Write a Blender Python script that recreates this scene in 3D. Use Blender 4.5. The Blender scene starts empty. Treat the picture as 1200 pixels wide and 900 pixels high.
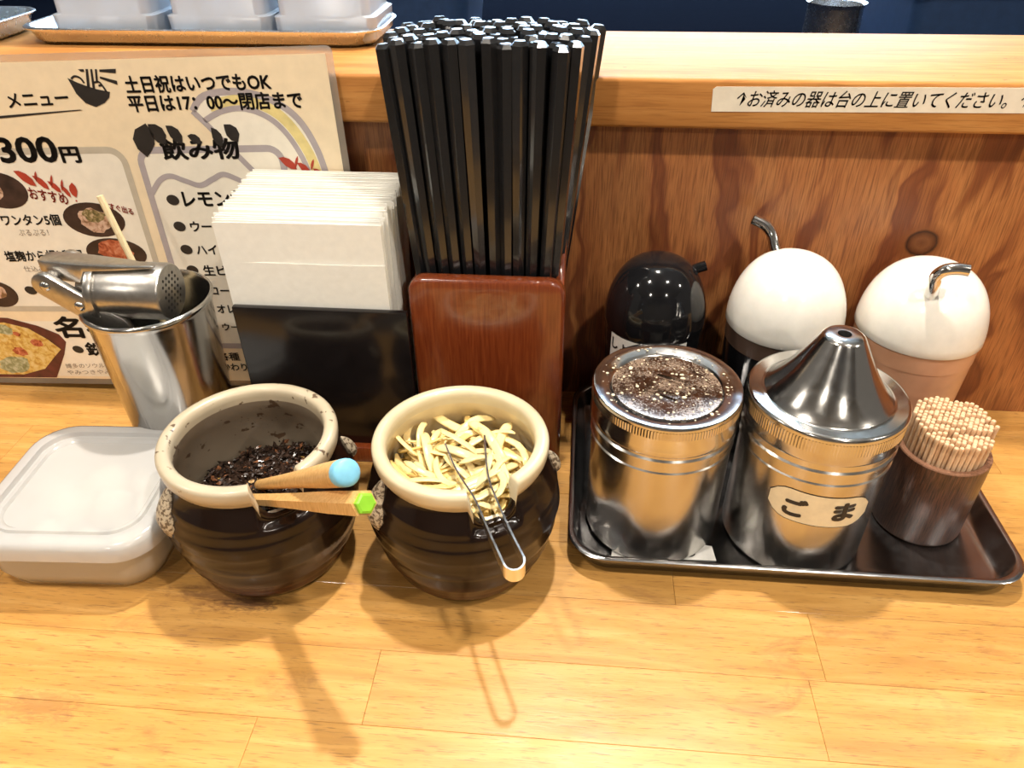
import bpy, bmesh, math, random
from mathutils import Vector, Matrix
random.seed(7)
R = math.radians
S = bpy.context.scene
COL = S.collection

# ------------------------------------------------------------------ camera
def make_camera():
    cd = bpy.data.cameras.new('camera'); cd.sensor_width = 36.0; cd.lens = 885 * 36 / 1200
    cd.clip_start = 0.01; cd.clip_end = 50
    cam = bpy.data.objects.new('camera', cd); COL.objects.link(cam)
    p, y, r = R(35.75), R(5.17), R(-0.5)
    fw = Vector((-math.sin(y) * math.cos(p), math.cos(y) * math.cos(p), -math.sin(p)))
    rt = Vector((math.cos(y), math.sin(y), 0)); up = rt.cross(fw)
    rt2 = rt * math.cos(r) + up * math.sin(r); up2 = up * math.cos(r) - rt * math.sin(r)
    m = Matrix((rt2, up2, -fw)).transposed().to_4x4()
    m.translation = Vector((0, -0.4367, 0.32))
    cam.matrix_world = m
    S.camera = cam
make_camera()

# ------------------------------------------------------------------ world, exposure
w = bpy.data.worlds.new('world'); S.world = w; w.use_nodes = True
w.node_tree.nodes['Background'].inputs[0].default_value = (1.0, 0.90, 0.78, 1)
w.node_tree.nodes['Background'].inputs[1].default_value = 0.24
S.view_settings.view_transform = 'Standard'; S.view_settings.look = 'None'
S.cycles.caustics_reflective = False; S.cycles.caustics_refractive = False
S.view_settings.exposure = -0.36; S.view_settings.gamma = 1.0; S.view_settings.use_curve_mapping = False

# lamp spots of the place, plus unseen lamps added for highlights on metal: (x, y, z, watts, colour, radius)
LAMPS = [(0.02, 0.10, 1.10, 16, (1.0, 0.91, 0.79), 0.022, 'warm pendant lamp hanging over the wooden ledge'),
         (-0.42, -0.50, 1.15, 8, (1.0, 0.91, 0.79), 0.03, 'warm pendant lamp hanging over the seats at the menu end'),
         (-1.35, -0.50, 1.15, 8, (1.0, 0.91, 0.79), 0.03, 'warm lamp added for metal highlights, farthest along the seats past the menu'),
         (1.35, -0.50, 1.15, 8, (1.0, 0.91, 0.79), 0.03, 'warm lamp added for metal highlights, farthest along the seats past the tray'),
         (-0.7, -1.75, 1.25, 9, (1.0, 0.91, 0.79), 0.03, 'warm lamp added for metal highlights, by the room wall on the menu side'),
         (0.7, -1.75, 1.25, 9, (1.0, 0.91, 0.79), 0.03, 'warm lamp added for metal highlights, by the room wall on the tray side'),
         (0.42, -0.50, 1.15, 9, (1.0, 0.91, 0.79), 0.03, 'warm pendant lamp hanging over the seats at the seasoning tray end')]
KITCHEN_WATTS = 60

# ------------------------------------------------------------------ materials
MATS = {}
def nodes_of(name):
    m = bpy.data.materials.new(name); m.use_nodes = True
    nt = m.node_tree; b = nt.nodes['Principled BSDF']
    MATS[name] = m
    return m, nt, b
def setp(b, col=None, rough=None, metal=None, coat=None, trans=None, ior=None, spec=None, sss=None):
    if col: b.inputs['Base Color'].default_value = (*col, 1)
    if rough is not None: b.inputs['Roughness'].default_value = rough
    if metal is not None: b.inputs['Metallic'].default_value = metal
    if coat is not None: b.inputs['Coat Weight'].default_value = coat; b.inputs['Coat Roughness'].default_value = 0.08
    if trans is not None: b.inputs['Transmission Weight'].default_value = trans
    if ior is not None: b.inputs['IOR'].default_value = ior
    if spec is not None: b.inputs['Specular IOR Level'].default_value = spec
    if sss is not None:
        b.inputs['Subsurface Weight'].default_value = sss
        b.inputs['Subsurface Radius'].default_value = (0.004, 0.003, 0.002)
def coords(nt, scale=(1, 1, 1), rot=(0, 0, 0), src='Object', loc=(0, 0, 0)):
    tc = nt.nodes.new('ShaderNodeTexCoord'); mp = nt.nodes.new('ShaderNodeMapping')
    mp.inputs['Scale'].default_value = scale; mp.inputs['Rotation'].default_value = rot
    mp.inputs['Location'].default_value = loc
    nt.links.new(tc.outputs[src], mp.inputs[0]); return mp.outputs[0]
def noise(nt, vec, scale, detail=4, dist=0.0, rough=0.55):
    n = nt.nodes.new('ShaderNodeTexNoise'); n.inputs['Scale'].default_value = scale
    n.inputs['Detail'].default_value = detail; n.inputs['Distortion'].default_value = dist
    n.inputs['Roughness'].default_value = rough
    nt.links.new(vec, n.inputs['Vector']); return n.outputs[0]
def ramp(nt, fac, stops):
    r = nt.nodes.new('ShaderNodeValToRGB'); e = r.color_ramp.elements
    while len(e) < len(stops): e.new(0.5)
    for i, (p, c) in enumerate(stops):
        e[i].position = p; e[i].color = (*c, 1) if len(c) == 3 else c
    nt.links.new(fac, r.inputs[0]); return r.outputs[0]
def mix(nt, fac, a, b, mode='MIX'):
    m = nt.nodes.new('ShaderNodeMix'); m.data_type = 'RGBA'; m.blend_type = mode
    for k, v in ((0, fac), (6, a), (7, b)):
        if isinstance(v, (int, float)): m.inputs[k].default_value = v
        elif isinstance(v, tuple): m.inputs[k].default_value = (*v, 1)
        else: nt.links.new(v, m.inputs[k])
    return m.outputs[2]
def math_n(nt, op, a, b=0.0):
    m = nt.nodes.new('ShaderNodeMath'); m.operation = op
    for k, v in ((0, a), (1, b)):
        if isinstance(v, (int, float)): m.inputs[k].default_value = v
        else: nt.links.new(v, m.inputs[k])
    return m.outputs[0]
def bump(nt, b, h, strength=0.2, dist=0.001):
    n = nt.nodes.new('ShaderNodeBump'); n.inputs['Strength'].default_value = strength
    n.inputs['Distance'].default_value = dist
    nt.links.new(h, n.inputs['Height']); nt.links.new(n.outputs[0], b.inputs['Normal'])
def plain(name, col, rough=0.5, metal=0.0, var=0.06, vscale=120, bstr=0.0, **k):
    m, nt, b = nodes_of(name); setp(b, col, rough, metal, **k)
    v = coords(nt); f = noise(nt, v, vscale, 3)
    lo = tuple(max(0, x * (1 - var * 2)) for x in col); hi = tuple(min(1, x * (1 + var * 2)) for x in col)
    nt.links.new(ramp(nt, f, [(0.3, lo), (0.7, hi)]), b.inputs['Base Color'])
    if bstr: bump(nt, b, f, bstr, 0.0006)
    return m

def mat_plank():
    m, nt, b = nodes_of('counter_wood'); setp(b, rough=0.36, coat=0.08)
    oi = nt.nodes.new('ShaderNodeObjectInfo')
    tc = nt.nodes.new('ShaderNodeTexCoord')
    add = nt.nodes.new('ShaderNodeVectorMath'); add.operation = 'MULTIPLY_ADD'
    nt.links.new(oi.outputs['Random'], add.inputs[0]); add.inputs[1].default_value = (3, 5, 7)
    nt.links.new(tc.outputs['Object'], add.inputs[2])
    mp = nt.nodes.new('ShaderNodeMapping'); mp.inputs['Scale'].default_value = (3.2, 38, 38)
    nt.links.new(add.outputs[0], mp.inputs[0])
    mp2 = nt.nodes.new('ShaderNodeMapping'); mp2.inputs['Scale'].default_value = (22, 260, 260)
    nt.links.new(add.outputs[0], mp2.inputs[0])
    g = noise(nt, mp.outputs[0], 3.2, 5, 0.9)
    f = noise(nt, mp2.outputs[0], 5, 3)
    c1 = ramp(nt, g, [(0.25, (0.43, 0.205, 0.048)), (0.5, (0.56, 0.290, 0.074)), (0.75, (0.66, 0.370, 0.115))])
    c2 = mix(nt, ramp(nt, f, [(0.32, (0.7, 0.7, 0.7)), (0.43, (0, 0, 0))]), c1, (0.27, 0.125, 0.04))
    hs = nt.nodes.new('ShaderNodeHueSaturation'); nt.links.new(c2, hs.inputs['Color'])
    mr = nt.nodes.new('ShaderNodeMapRange'); mr.inputs['To Min'].default_value = 0.86; mr.inputs['To Max'].default_value = 1.12
    nt.links.new(oi.outputs['Random'], mr.inputs[0]); nt.links.new(mr.outputs[0], hs.inputs['Value'])
    # worn brown stains with a shape of their own
    wv = nt.nodes.new('ShaderNodeMapping'); wv.inputs['Scale'].default_value = (9, 22, 9); nt.links.new(tc.outputs['Object'], wv.inputs[0])
    st = noise(nt, wv.outputs[0], 1.6, 6, 1.2, 0.65)
    c3 = mix(nt, ramp(nt, st, [(0.60, (0, 0, 0)), (0.70, (0.5, 0.5, 0.5))]), hs.outputs[0], (0.30, 0.13, 0.045))
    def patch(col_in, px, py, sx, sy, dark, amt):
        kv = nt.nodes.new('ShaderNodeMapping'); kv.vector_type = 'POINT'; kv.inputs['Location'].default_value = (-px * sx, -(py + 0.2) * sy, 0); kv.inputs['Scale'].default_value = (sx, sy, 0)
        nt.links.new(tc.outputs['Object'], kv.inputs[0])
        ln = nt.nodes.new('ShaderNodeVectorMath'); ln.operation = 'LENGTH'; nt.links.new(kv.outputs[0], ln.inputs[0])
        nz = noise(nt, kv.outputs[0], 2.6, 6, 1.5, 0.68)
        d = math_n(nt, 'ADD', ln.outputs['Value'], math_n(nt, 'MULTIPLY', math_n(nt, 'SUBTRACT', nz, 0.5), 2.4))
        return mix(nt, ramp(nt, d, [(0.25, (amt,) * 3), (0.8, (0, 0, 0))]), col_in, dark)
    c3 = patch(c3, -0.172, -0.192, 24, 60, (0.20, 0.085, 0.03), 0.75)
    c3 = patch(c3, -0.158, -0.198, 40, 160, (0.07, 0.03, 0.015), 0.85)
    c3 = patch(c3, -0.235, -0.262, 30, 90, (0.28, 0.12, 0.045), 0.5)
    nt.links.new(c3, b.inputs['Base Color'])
    rr = noise(nt, wv.outputs[0], 5, 4)
    nt.links.new(ramp(nt, rr, [(0.3, (0.30,) * 3), (0.7, (0.48,) * 3)]), b.inputs['Roughness'])
    bump(nt, b, f, 0.12, 0.0005)
    return m
mat_plank()

def mat_ply():
    m, nt, b = nodes_of('plywood'); setp(b, rough=0.42)
    v = coords(nt, (20, 20, 2.4), (0, R(-15), 0))
    warp = noise(nt, coords(nt, (9, 9, 5)), 1.4, 3)
    av = nt.nodes.new('ShaderNodeVectorMath'); av.operation = 'MULTIPLY_ADD'
    nt.links.new(warp, av.inputs[0]); av.inputs[1].default_value = (1.6, 0, 0.3); nt.links.new(v, av.inputs[2])
    g = noise(nt, av.outputs[0], 2.0, 2, 0.5)
    wv = math_n(nt, 'FRACT', math_n(nt, 'MULTIPLY', g, 3.4))
    fine = noise(nt, coords(nt, (380, 380, 16)), 3, 4)
    c1 = ramp(nt, wv, [(0.0, (0.185, 0.050, 0.018)), (0.20, (0.25, 0.078, 0.025)), (0.42, (0.47, 0.190, 0.062)), (0.80, (0.41, 0.150, 0.047)), (1.0, (0.19, 0.052, 0.019))])
    c2 = mix(nt, ramp(nt, fine, [(0.36, (0.65,) * 3), (0.56, (0, 0, 0))]), c1, (0.13, 0.042, 0.016))
    # the round knot
    kv = coords(nt, (1, 1, 1), loc=(-0.2082, 0, -0.1219))
    sm = nt.nodes.new('ShaderNodeMapping'); sm.inputs['Scale'].default_value = (1, 0, 1.12); nt.links.new(kv, sm.inputs[0])
    ln = nt.nodes.new('ShaderNodeVectorMath'); ln.operation = 'LENGTH'; nt.links.new(sm.outputs[0], ln.inputs[0])
    wob = math_n(nt, 'ADD', ln.outputs['Value'], math_n(nt, 'MULTIPLY', math_n(nt, 'SUBTRACT', noise(nt, kv, 140, 2), 0.5), 0.002))
    ringf = math_n(nt, 'MULTIPLY', wob, 55)
    kc = ramp(nt, ringf, [(0.0, (0.15, 0.05, 0.018)), (0.22, (0.20, 0.075, 0.026)), (0.40, (0.11, 0.034, 0.012)), (0.47, (0.035, 0.012, 0.006)), (0.56, (0.23, 0.075, 0.022))])
    kf = ramp(nt, ringf, [(0.52, (1, 1, 1)), (0.9, (0, 0, 0))])
    nt.links.new(mix(nt, kf, c2, kc), b.inputs['Base Color'])
    bump(nt, b, fine, 0.25, 0.0006)
mat_ply()

def mat_ledge():
    m, nt, b = nodes_of('ledge_wood'); setp(b, rough=0.5, spec=0.12)
    v = coords(nt, (3, 30, 30)); g = noise(nt, v, 3, 5, 0.7)
    f = noise(nt, coords(nt, (14, 300, 300)), 3, 3)
    c1 = ramp(nt, g, [(0.3, (0.40, 0.165, 0.043)), (0.5, (0.51, 0.225, 0.062)), (0.7, (0.58, 0.28, 0.085))])
    c2 = mix(nt, ramp(nt, f, [(0.36, (0.4,) * 3), (0.5, (0, 0, 0))]), c1, (0.27, 0.10, 0.03))
    d = noise(nt, coords(nt, (30, 30, 120)), 3, 4)
    c3 = mix(nt, ramp(nt, d, [(0.70, (0, 0, 0)), (0.78, (0.6,) * 3)]), c2, (0.16, 0.06, 0.02))
    nt.links.new(c3, b.inputs['Base Color']); bump(nt, b, f, 0.15, 0.0005)
mat_ledge()

def mat_wood(name, a, bb, scale=(200, 200, 10), rough=0.4, coat=0.0, pore=None):
    m, nt, b = nodes_of(name); setp(b, rough=rough, coat=coat)
    v = coords(nt, scale); f = noise(nt, v, 3, 4, 0.4)
    c = ramp(nt, f, [(0.32, a), (0.68, bb)])
    if pore:
        f2 = noise(nt, coords(nt, tuple(s * 1.6 for s in scale)), 3, 3)
        c = mix(nt, ramp(nt, f2, [(0.38, (0.8,) * 3), (0.5, (0, 0, 0))]), c, pore)
    nt.links.new(c, b.inputs['Base Color']); bump(nt, b, f, 0.15, 0.0004)
    return m
mat_wood('red_lacquer_wood', (0.155, 0.028, 0.008), (0.25, 0.055, 0.014), (260, 260, 14), 0.22, 0.6)
mat_wood('dark_wood', (0.055, 0.022, 0.012), (0.16, 0.068, 0.036), (420, 420, 22), 0.38, 0.15, (0.022, 0.010, 0.006))
mat_wood('dark_wood_cut', (0.15, 0.065, 0.035), (0.28, 0.14, 0.08), (420, 420, 400), 0.5)
mat_wood('bamboo', (0.62, 0.33, 0.10), (0.80, 0.50, 0.20), (300, 300, 40), 0.4, 0.1)
mat_wood('toothpick_wood', (0.66, 0.42, 0.24), (0.82, 0.60, 0.39), (300, 300, 60), 0.6)
mat_wood('skewer_wood', (0.78, 0.60, 0.33), (0.90, 0.75, 0.48), (300, 300, 60), 0.55)

def mat_steel(name, col, rough, brushed=0.0, scr=0.15):
    m, nt, b = nodes_of(name); setp(b, col, rough, 1.0)
    f = noise(nt, coords(nt, (60, 60, 60)), 4, 5)
    nt.links.new(ramp(nt, f, [(0.2, (max(0.03, rough - 0.03),) * 3), (0.8, (rough + scr * 0.35,) * 3)]), b.inputs['Roughness'])
    g = noise(nt, coords(nt, (400, 400, 20)), 3, 2)
    if brushed: bump(nt, b, g, brushed, 0.0001)
    return m
mat_steel('steel', (0.58, 0.565, 0.54), 0.15)
mat_steel('steel_brushed', (0.56, 0.54, 0.51), 0.20, 0.02)
mat_steel('steel_tray', (0.42, 0.42, 0.43), 0.2)
mat_steel('aluminium', (0.74, 0.74, 0.74), 0.25, 0.0)
mat_steel('tong_steel', (0.86, 0.84, 0.80), 0.22)
mat_steel('chrome', (0.74, 0.73, 0.71), 0.09)
plain('cast_steel', (0.54, 0.52, 0.49), 0.30, 1.0, 0.06, 260, 0.05)
plain('dark_hole', (0.012, 0.010, 0.009), 0.7)

def mat_dusty_lid():
    m, nt, b = nodes_of('dusty_steel'); setp(b, (0.62, 0.60, 0.57), 0.2, 1.0)
    f = noise(nt, coords(nt), 900, 3, 0.3, 0.7); g = noise(nt, coords(nt), 90, 4)
    k = ramp(nt, math_n(nt, 'ADD', math_n(nt, 'MULTIPLY', f, 0.6), math_n(nt, 'MULTIPLY', g, 0.5)), [(0.52, (0, 0, 0)), (0.68, (0.75,) * 3)])
    nt.links.new(mix(nt, k, (0.34, 0.27, 0.22), (0.26, 0.165, 0.10)), b.inputs['Base Color'])
    inv = nt.nodes.new('ShaderNodeInvert'); nt.links.new(k, inv.inputs['Color'])
    nt.links.new(inv.outputs[0], b.inputs['Metallic'])
    nt.links.new(ramp(nt, k, [(0, (0.14,) * 3), (1, (0.5,) * 3)]), b.inputs['Roughness'])
mat_dusty_lid()
plain('crumb', (0.72, 0.58, 0.40), 0.8)

def mat_glaze():
    m, nt, b = nodes_of('brown_glaze'); setp(b, rough=0.17, spec=0.35)
    v = coords(nt, (14, 14, 55)); f = noise(nt, v, 1.6, 4, 0.8)
    z = nt.nodes.new('ShaderNodeSeparateXYZ'); nt.links.new(coords(nt), z.inputs[0])
    zz = math_n(nt, 'ADD', math_n(nt, 'MULTIPLY', z.outputs[2], -9.0), math_n(nt, 'MULTIPLY', f, 0.55))
    c = ramp(nt, zz, [(0.0, (0.012, 0.006, 0.004)), (0.06, (0.022, 0.010, 0.006)), (0.22, (0.075, 0.030, 0.015)), (0.36, (0.042, 0.020, 0.012))])
    # z local 0..0.065 -> zz about +0.3..-0.3
    nt.links.new(c, b.inputs['Base Color'])
    bump(nt, b, f, 0.12, 0.001)
mat_glaze()
def mat_cream(name, a, spots=False):
    m, nt, b = nodes_of(name); setp(b, a, 0.32, coat=0.15)
    f = noise(nt, coords(nt), 28, 3)
    c = ramp(nt, f, [(0.35, tuple(x * 0.84 for x in a)), (0.65, a)])
    if spots:
        s = noise(nt, coords(nt), 170, 2); t = noise(nt, coords(nt), 45, 2)
        k = ramp(nt, math_n(nt, 'ADD', s, math_n(nt, 'MULTIPLY', t, 0.35)), [(0.82, (0, 0, 0)), (0.86, (0.9,) * 3)])
        c = mix(nt, k, c, (0.085, 0.045, 0.022))
    nt.links.new(c, b.inputs['Base Color'])
mat_cream('cream_glaze', (0.66, 0.57, 0.38)); mat_cream('cream_glaze_spotted', (0.53, 0.45, 0.32), True)
mat_cream('grey_inner_glaze', (0.27, 0.215, 0.155), True); mat_cream('cream_inner_glaze', (0.74, 0.62, 0.40))
def mat_lug():
    m, nt, b = nodes_of('speckled_glaze'); setp(b, rough=0.5)
    s = noise(nt, coords(nt), 520, 2, 0.5)
    nt.links.new(ramp(nt, s, [(0.44, (0.13, 0.09, 0.055)), (0.52, (0.50, 0.42, 0.30))]), b.inputs['Base Color'])
    bump(nt, b, s, 0.3, 0.0008)
mat_lug()
plain('black_pickle', (0.030, 0.017, 0.012), 0.22, var=0.3, vscale=400)
plain('brown_pickle', (0.16, 0.065, 0.03), 0.25, var=0.3, vscale=400)
plain('yellow_pickle', (0.46, 0.27, 0.07), 0.3, var=0.2)
plain('pale_strip', (0.88, 0.71, 0.34), 0.25, var=0.06, sss=0.1)
plain('pale_strip_deep', (0.86, 0.63, 0.23), 0.25, var=0.06, sss=0.1)
plain('black_lacquer', (0.010, 0.008, 0.008), 0.16, var=0.1)
plain('chopstick_black', (0.010, 0.010, 0.011), 0.22, var=0.1, vscale=300, coat=0.8)
plain('napkin_paper', (0.95, 0.93, 0.86), 0.85, var=0.015, vscale=200)
plain('black_plastic', (0.007, 0.007, 0.008), 0.09, var=0.1)
plain('white_plastic', (0.84, 0.81, 0.74), 0.16, var=0.02, sss=0.15)
plain('dark_ring_plastic', (0.085, 0.052, 0.038), 0.3)
plain('vinegar_bottle_plastic', (0.56, 0.30, 0.18), 0.22, var=0.08, vscale=40, sss=0.2)
plain('sign_paper', (0.86, 0.79, 0.65), 0.5, var=0.03)
plain('label_paper', (0.80, 0.72, 0.52), 0.35, var=0.05)
plain('white_paper', (0.85, 0.83, 0.78), 0.6)
plain('ink', (0.020, 0.017, 0.016), 0.45, var=0.1)
plain('grey_ink', (0.30, 0.25, 0.20), 0.5)
plain('red_ink', (0.42, 0.045, 0.022), 0.5)
plain('lavender_ink', (0.42, 0.37, 0.38), 0.4, var=0.03)
plain('grey_band_ink', (0.53, 0.47, 0.37), 0.4, var=0.03)
plain('yellow_ink', (0.76, 0.63, 0.27), 0.4)
plain('menu_panel', (0.86, 0.80, 0.68), 0.28, var=0.02)
plain('menu_paper', (0.87, 0.72, 0.50), 0.28, var=0.02, coat=0.2)
plain('photo_plate', (0.042, 0.022, 0.018), 0.35, var=0.2)
plain('photo_red_plate', (0.10, 0.022, 0.02), 0.35, var=0.2)
def mat_photo(name, a, b_, c_, sc=260):
    m, nt, b = nodes_of(name); setp(b, rough=0.4)
    f = noise(nt, coords(nt), sc, 4, 0.6)
    nt.links.new(ramp(nt, f, [(0.36, a), (0.5, b_), (0.64, c_)]), b.inputs['Base Color'])
mat_photo('photo_meat', (0.20, 0.10, 0.04), (0.55, 0.34, 0.24), (0.66, 0.48, 0.36))
mat_photo('photo_herb', (0.10, 0.08, 0.025), (0.24, 0.18, 0.07), (0.50, 0.38, 0.24), 420)
mat_photo('photo_fried', (0.24, 0.04, 0.015), (0.48, 0.12, 0.05), (0.62, 0.25, 0.14))
mat_photo('photo_egg', (0.50, 0.27, 0.05), (0.66, 0.45, 0.12), (0.72, 0.56, 0.25))
mat_photo('photo_green', (0.20, 0.20, 0.08), (0.32, 0.33, 0.18), (0.50, 0.50, 0.34))
plain('blue_cap', (0.20, 0.52, 0.72), 0.4); plain('green_cap', (0.26, 0.60, 0.03), 0.4)
plain('kitchen_steel_dark', (0.004, 0.005, 0.008), 0.9, 0.0, spec=0.0)
plain('kitchen_blue', (0.014, 0.034, 0.085), 0.45)
plain('kitchen_tile', (0.62, 0.66, 0.72), 0.4)
plain('ceiling_paint', (0.62, 0.55, 0.45), 0.8); plain('room_plaster', (0.26, 0.21, 0.16), 0.8); plain('room_wood', (0.16, 0.085, 0.045), 0.6); plain('floor_tile', (0.09, 0.075, 0.06), 0.5)
plain('lamp_metal', (0.05, 0.045, 0.04), 0.4, 0.5)
plain('garlic', (0.93, 0.87, 0.70), 0.5)

def mat_translucent(name, col, clear, rough=0.3):
    m = bpy.data.materials.new(name); m.use_nodes = True; MATS[name] = m
    nt = m.node_tree; nt.nodes.clear()
    out = nt.nodes.new('ShaderNodeOutputMaterial')
    d = nt.nodes.new('ShaderNodeBsdfDiffuse'); t = nt.nodes.new('ShaderNodeBsdfTranslucent')
    g = nt.nodes.new('ShaderNodeBsdfGlossy'); tr = nt.nodes.new('ShaderNodeBsdfTransparent'); fr = nt.nodes.new('ShaderNodeFresnel')
    v = coords(nt); f = noise(nt, v, 40, 2)
    c = ramp(nt, f, [(0.3, tuple(x * 0.96 for x in col)), (0.7, col)])
    nt.links.new(c, d.inputs[0]); nt.links.new(c, t.inputs[0]); g.inputs['Roughness'].default_value = rough; fr.inputs[0].default_value = 1.45
    m1 = nt.nodes.new('ShaderNodeMixShader'); m1.inputs[0].default_value = 0.38
    nt.links.new(d.outputs[0], m1.inputs[1]); nt.links.new(t.outputs[0], m1.inputs[2])
    m2 = nt.nodes.new('ShaderNodeMixShader'); m2.inputs[0].default_value = clear
    nt.links.new(m1.outputs[0], m2.inputs[1]); nt.links.new(tr.outputs[0], m2.inputs[2])
    m3 = nt.nodes.new('ShaderNodeMixShader'); nt.links.new(fr.outputs[0], m3.inputs[0])
    nt.links.new(m2.outputs[0], m3.inputs[1]); nt.links.new(g.outputs[0], m3.inputs[2])
    nt.links.new(m3.outputs[0], out.inputs[0])
mat_translucent('frosted_plastic', (0.97, 0.93, 0.84), 0.28, 0.22)
mat_translucent('frosted_lid', (0.87, 0.87, 0.87), 0.22, 0.16)
mat_translucent('clear_film', (0.80, 0.70, 0.58), 0.62, 0.12)
mat_translucent('white_box_plastic', (0.74, 0.79, 0.86), 0.10, 0.2)
def mat_emit(name, col, s):
    m, nt, b = nodes_of(name); b.inputs['Emission Color'].default_value = (*col, 1); b.inputs['Emission Strength'].default_value = s
    setp(b, (0.8, 0.8, 0.8), 0.5)
mat_emit('lamp_glow', (1.0, 0.86, 0.66), 14); mat_emit('tube_glow', (0.72, 0.85, 1.0), 6); mat_emit('added_glint_glow', (0.60, 0.80, 1.0), 26)

# ------------------------------------------------------------------ mesh helpers
def tag(o, label=None, cat=None, group=None, kind=None):
    if label: o['label'] = label
    if cat: o['category'] = cat
    if group: o['group'] = group
    if kind: o['kind'] = kind
    return o
def thing(name, label, cat, loc=(0, 0, 0), group=None):
    o = bpy.data.objects.new(name, None); o.empty_display_size = 0.02; COL.objects.link(o); o.location = loc
    return tag(o, label, cat, group)
def root_loc(p):
    v = Vector((0, 0, 0))
    while p: v += p.location; p = p.parent
    return v
def mesh(name, verts, faces, mats, smooth=True, midx=None):
    me = bpy.data.meshes.new(name); me.from_pydata([tuple(v) for v in verts], [], faces)
    for m in ([mats] if isinstance(mats, str) else mats): me.materials.append(MATS[m])
    if midx: me.polygons.foreach_set('material_index', midx)
    if smooth: me.polygons.foreach_set('use_smooth', [True] * len(me.polygons))
    me.update(); return me
def fixn(me):
    bm = bmesh.new(); bm.from_mesh(me); bmesh.ops.recalc_face_normals(bm, faces=bm.faces); bm.to_mesh(me); bm.free(); return me
def link(name, me, parent=None, loc=None):
    o = bpy.data.objects.new(name, me); COL.objects.link(o)
    if parent: o.parent = parent
    if loc is not None: o.location = loc
    return o
def obj(name, vf, mats, parent=None, smooth=True, local=False, sharp=None, midx=None):
    """vf = (verts, faces) in WORLD coordinates (unless local); parented parts are stored relative to their root."""
    verts, faces = vf[0], vf[1]
    if len(vf) > 2 and midx is None: midx = vf[2]
    if parent and not local:
        L = root_loc(parent); verts = [Vector(v) - L for v in verts]
    me = mesh(name, verts, faces, mats, smooth, midx); fixn(me)
    if smooth and sharp: me.set_sharp_from_angle(angle=R(sharp))
    return link(name, me, parent)
def top(name, vf, mats, label, cat, base, group=None, kind=None, **k):
    """a thing that is one mesh: vf in world coordinates, origin moved to base"""
    b = Vector(base); o = obj(name, ([Vector(v) - b for v in vf[0]], *vf[1:]), mats, **k); o.location = b
    return tag(o, label, cat, group, kind)
def join(*parts):
    V, F = [], []
    for v, f in [p[:2] for p in parts]:
        n = len(V); V += [tuple(x) for x in v]; F += [tuple(i + n for i in q) for q in f]
    return V, F
def lathe(prof, cx=0, cy=0, seg=64, fn=None):
    V, F = [], []; rings = []
    for r, z in prof:
        if r < 1e-7: rings.append([len(V)]); V.append((cx, cy, z))
        else:
            rings.append(list(range(len(V), len(V) + seg)))
            for k in range(seg):
                a = 2 * math.pi * k / seg
                rr, zz = fn(r, z, a) if fn else (r, z)
                V.append((cx + rr * math.cos(a), cy + rr * math.sin(a), zz))
    for A, B in zip(rings, rings[1:]):
        for k in range(seg):
            k2 = (k + 1) % seg
            if len(A) == 1 and len(B) == 1: continue
            if len(A) == 1: F.append((A[0], B[k], B[k2]))
            elif len(B) == 1: F.append((A[k], A[k2], B[0]))
            else: F.append((A[k], A[k2], B[k2], B[k]))
    return V, F
def box(x0, x1, y0, y1, z0, z1, bev=0.0, seg=2):
    bm = bmesh.new()
    bmesh.ops.create_cube(bm, size=1)
    for v in bm.verts: v.co = ((x0 + x1) / 2 + v.co.x * (x1 - x0), (y0 + y1) / 2 + v.co.y * (y1 - y0), (z0 + z1) / 2 + v.co.z * (z1 - z0))
    if bev: bmesh.ops.bevel(bm, geom=bm.edges[:], offset=bev, segments=seg, profile=0.5, affect='EDGES')
    bm.verts.index_update()
    r = ([v.co.copy() for v in bm.verts], [tuple(v.index for v in f.verts) for f in bm.faces]); bm.free(); return r
def catmull(P, n):
    P = [Vector(p) for p in P]; out = []
    for i in range(len(P) - 1):
        a = P[max(i - 1, 0)]; b = P[i]; c = P[i + 1]; d = P[min(i + 2, len(P) - 1)]
        for k in range(n):
            t = k / n
            out.append(0.5 * ((2 * b) + (c - a) * t + (2 * a - 5 * b + 4 * c - d) * t * t + (3 * b - 3 * c + d - a) * t ** 3))
    out.append(P[-1]); return out
def frames(P):
    T = [(P[min(i + 1, len(P) - 1)] - P[max(i - 1, 0)]).normalized() for i in range(len(P))]
    up = Vector((0, 0, 1)) if abs(T[0].z) < 0.9 else Vector((1, 0, 0))
    n = (up - T[0] * up.dot(T[0])).normalized(); out = []
    for t in T:
        n = (n - t * n.dot(t)).normalized(); out.append((t, n, t.cross(n)))
    return out
def tube(P, rad, seg=10, cap=True, open_end=False):
    P = [Vector(p) for p in P]; V, F = [], []
    rad = rad if isinstance(rad, (list, tuple)) else [rad] * len(P)
    for p, r, (t, n, b) in zip(P, rad, frames(P)):
        for k in range(seg):
            a = 2 * math.pi * k / seg; V.append(p + (n * math.cos(a) + b * math.sin(a)) * r)
    for i in range(len(P) - 1):
        for k in range(seg):
            k2 = (k + 1) % seg; F.append((i * seg + k, i * seg + k2, (i + 1) * seg + k2, (i + 1) * seg + k))
    if cap:
        F.append(tuple(range(seg))[::-1])
        if not open_end: F.append(tuple(range((len(P) - 1) * seg, len(P) * seg)))
    return V, F
def rrect(cx, cy, hx, hy, r, n=6):
    out = []
    for (sx, sy, a0) in ((1, 1, 0), (-1, 1, 90), (-1, -1, 180), (1, -1, 270)):
        for k in range(n + 1):
            a = R(a0 + 90 * k / n); out.append((cx + sx * (hx - r) + r * math.cos(a), cy + sy * (hy - r) + r * math.sin(a)))
    return out
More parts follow.
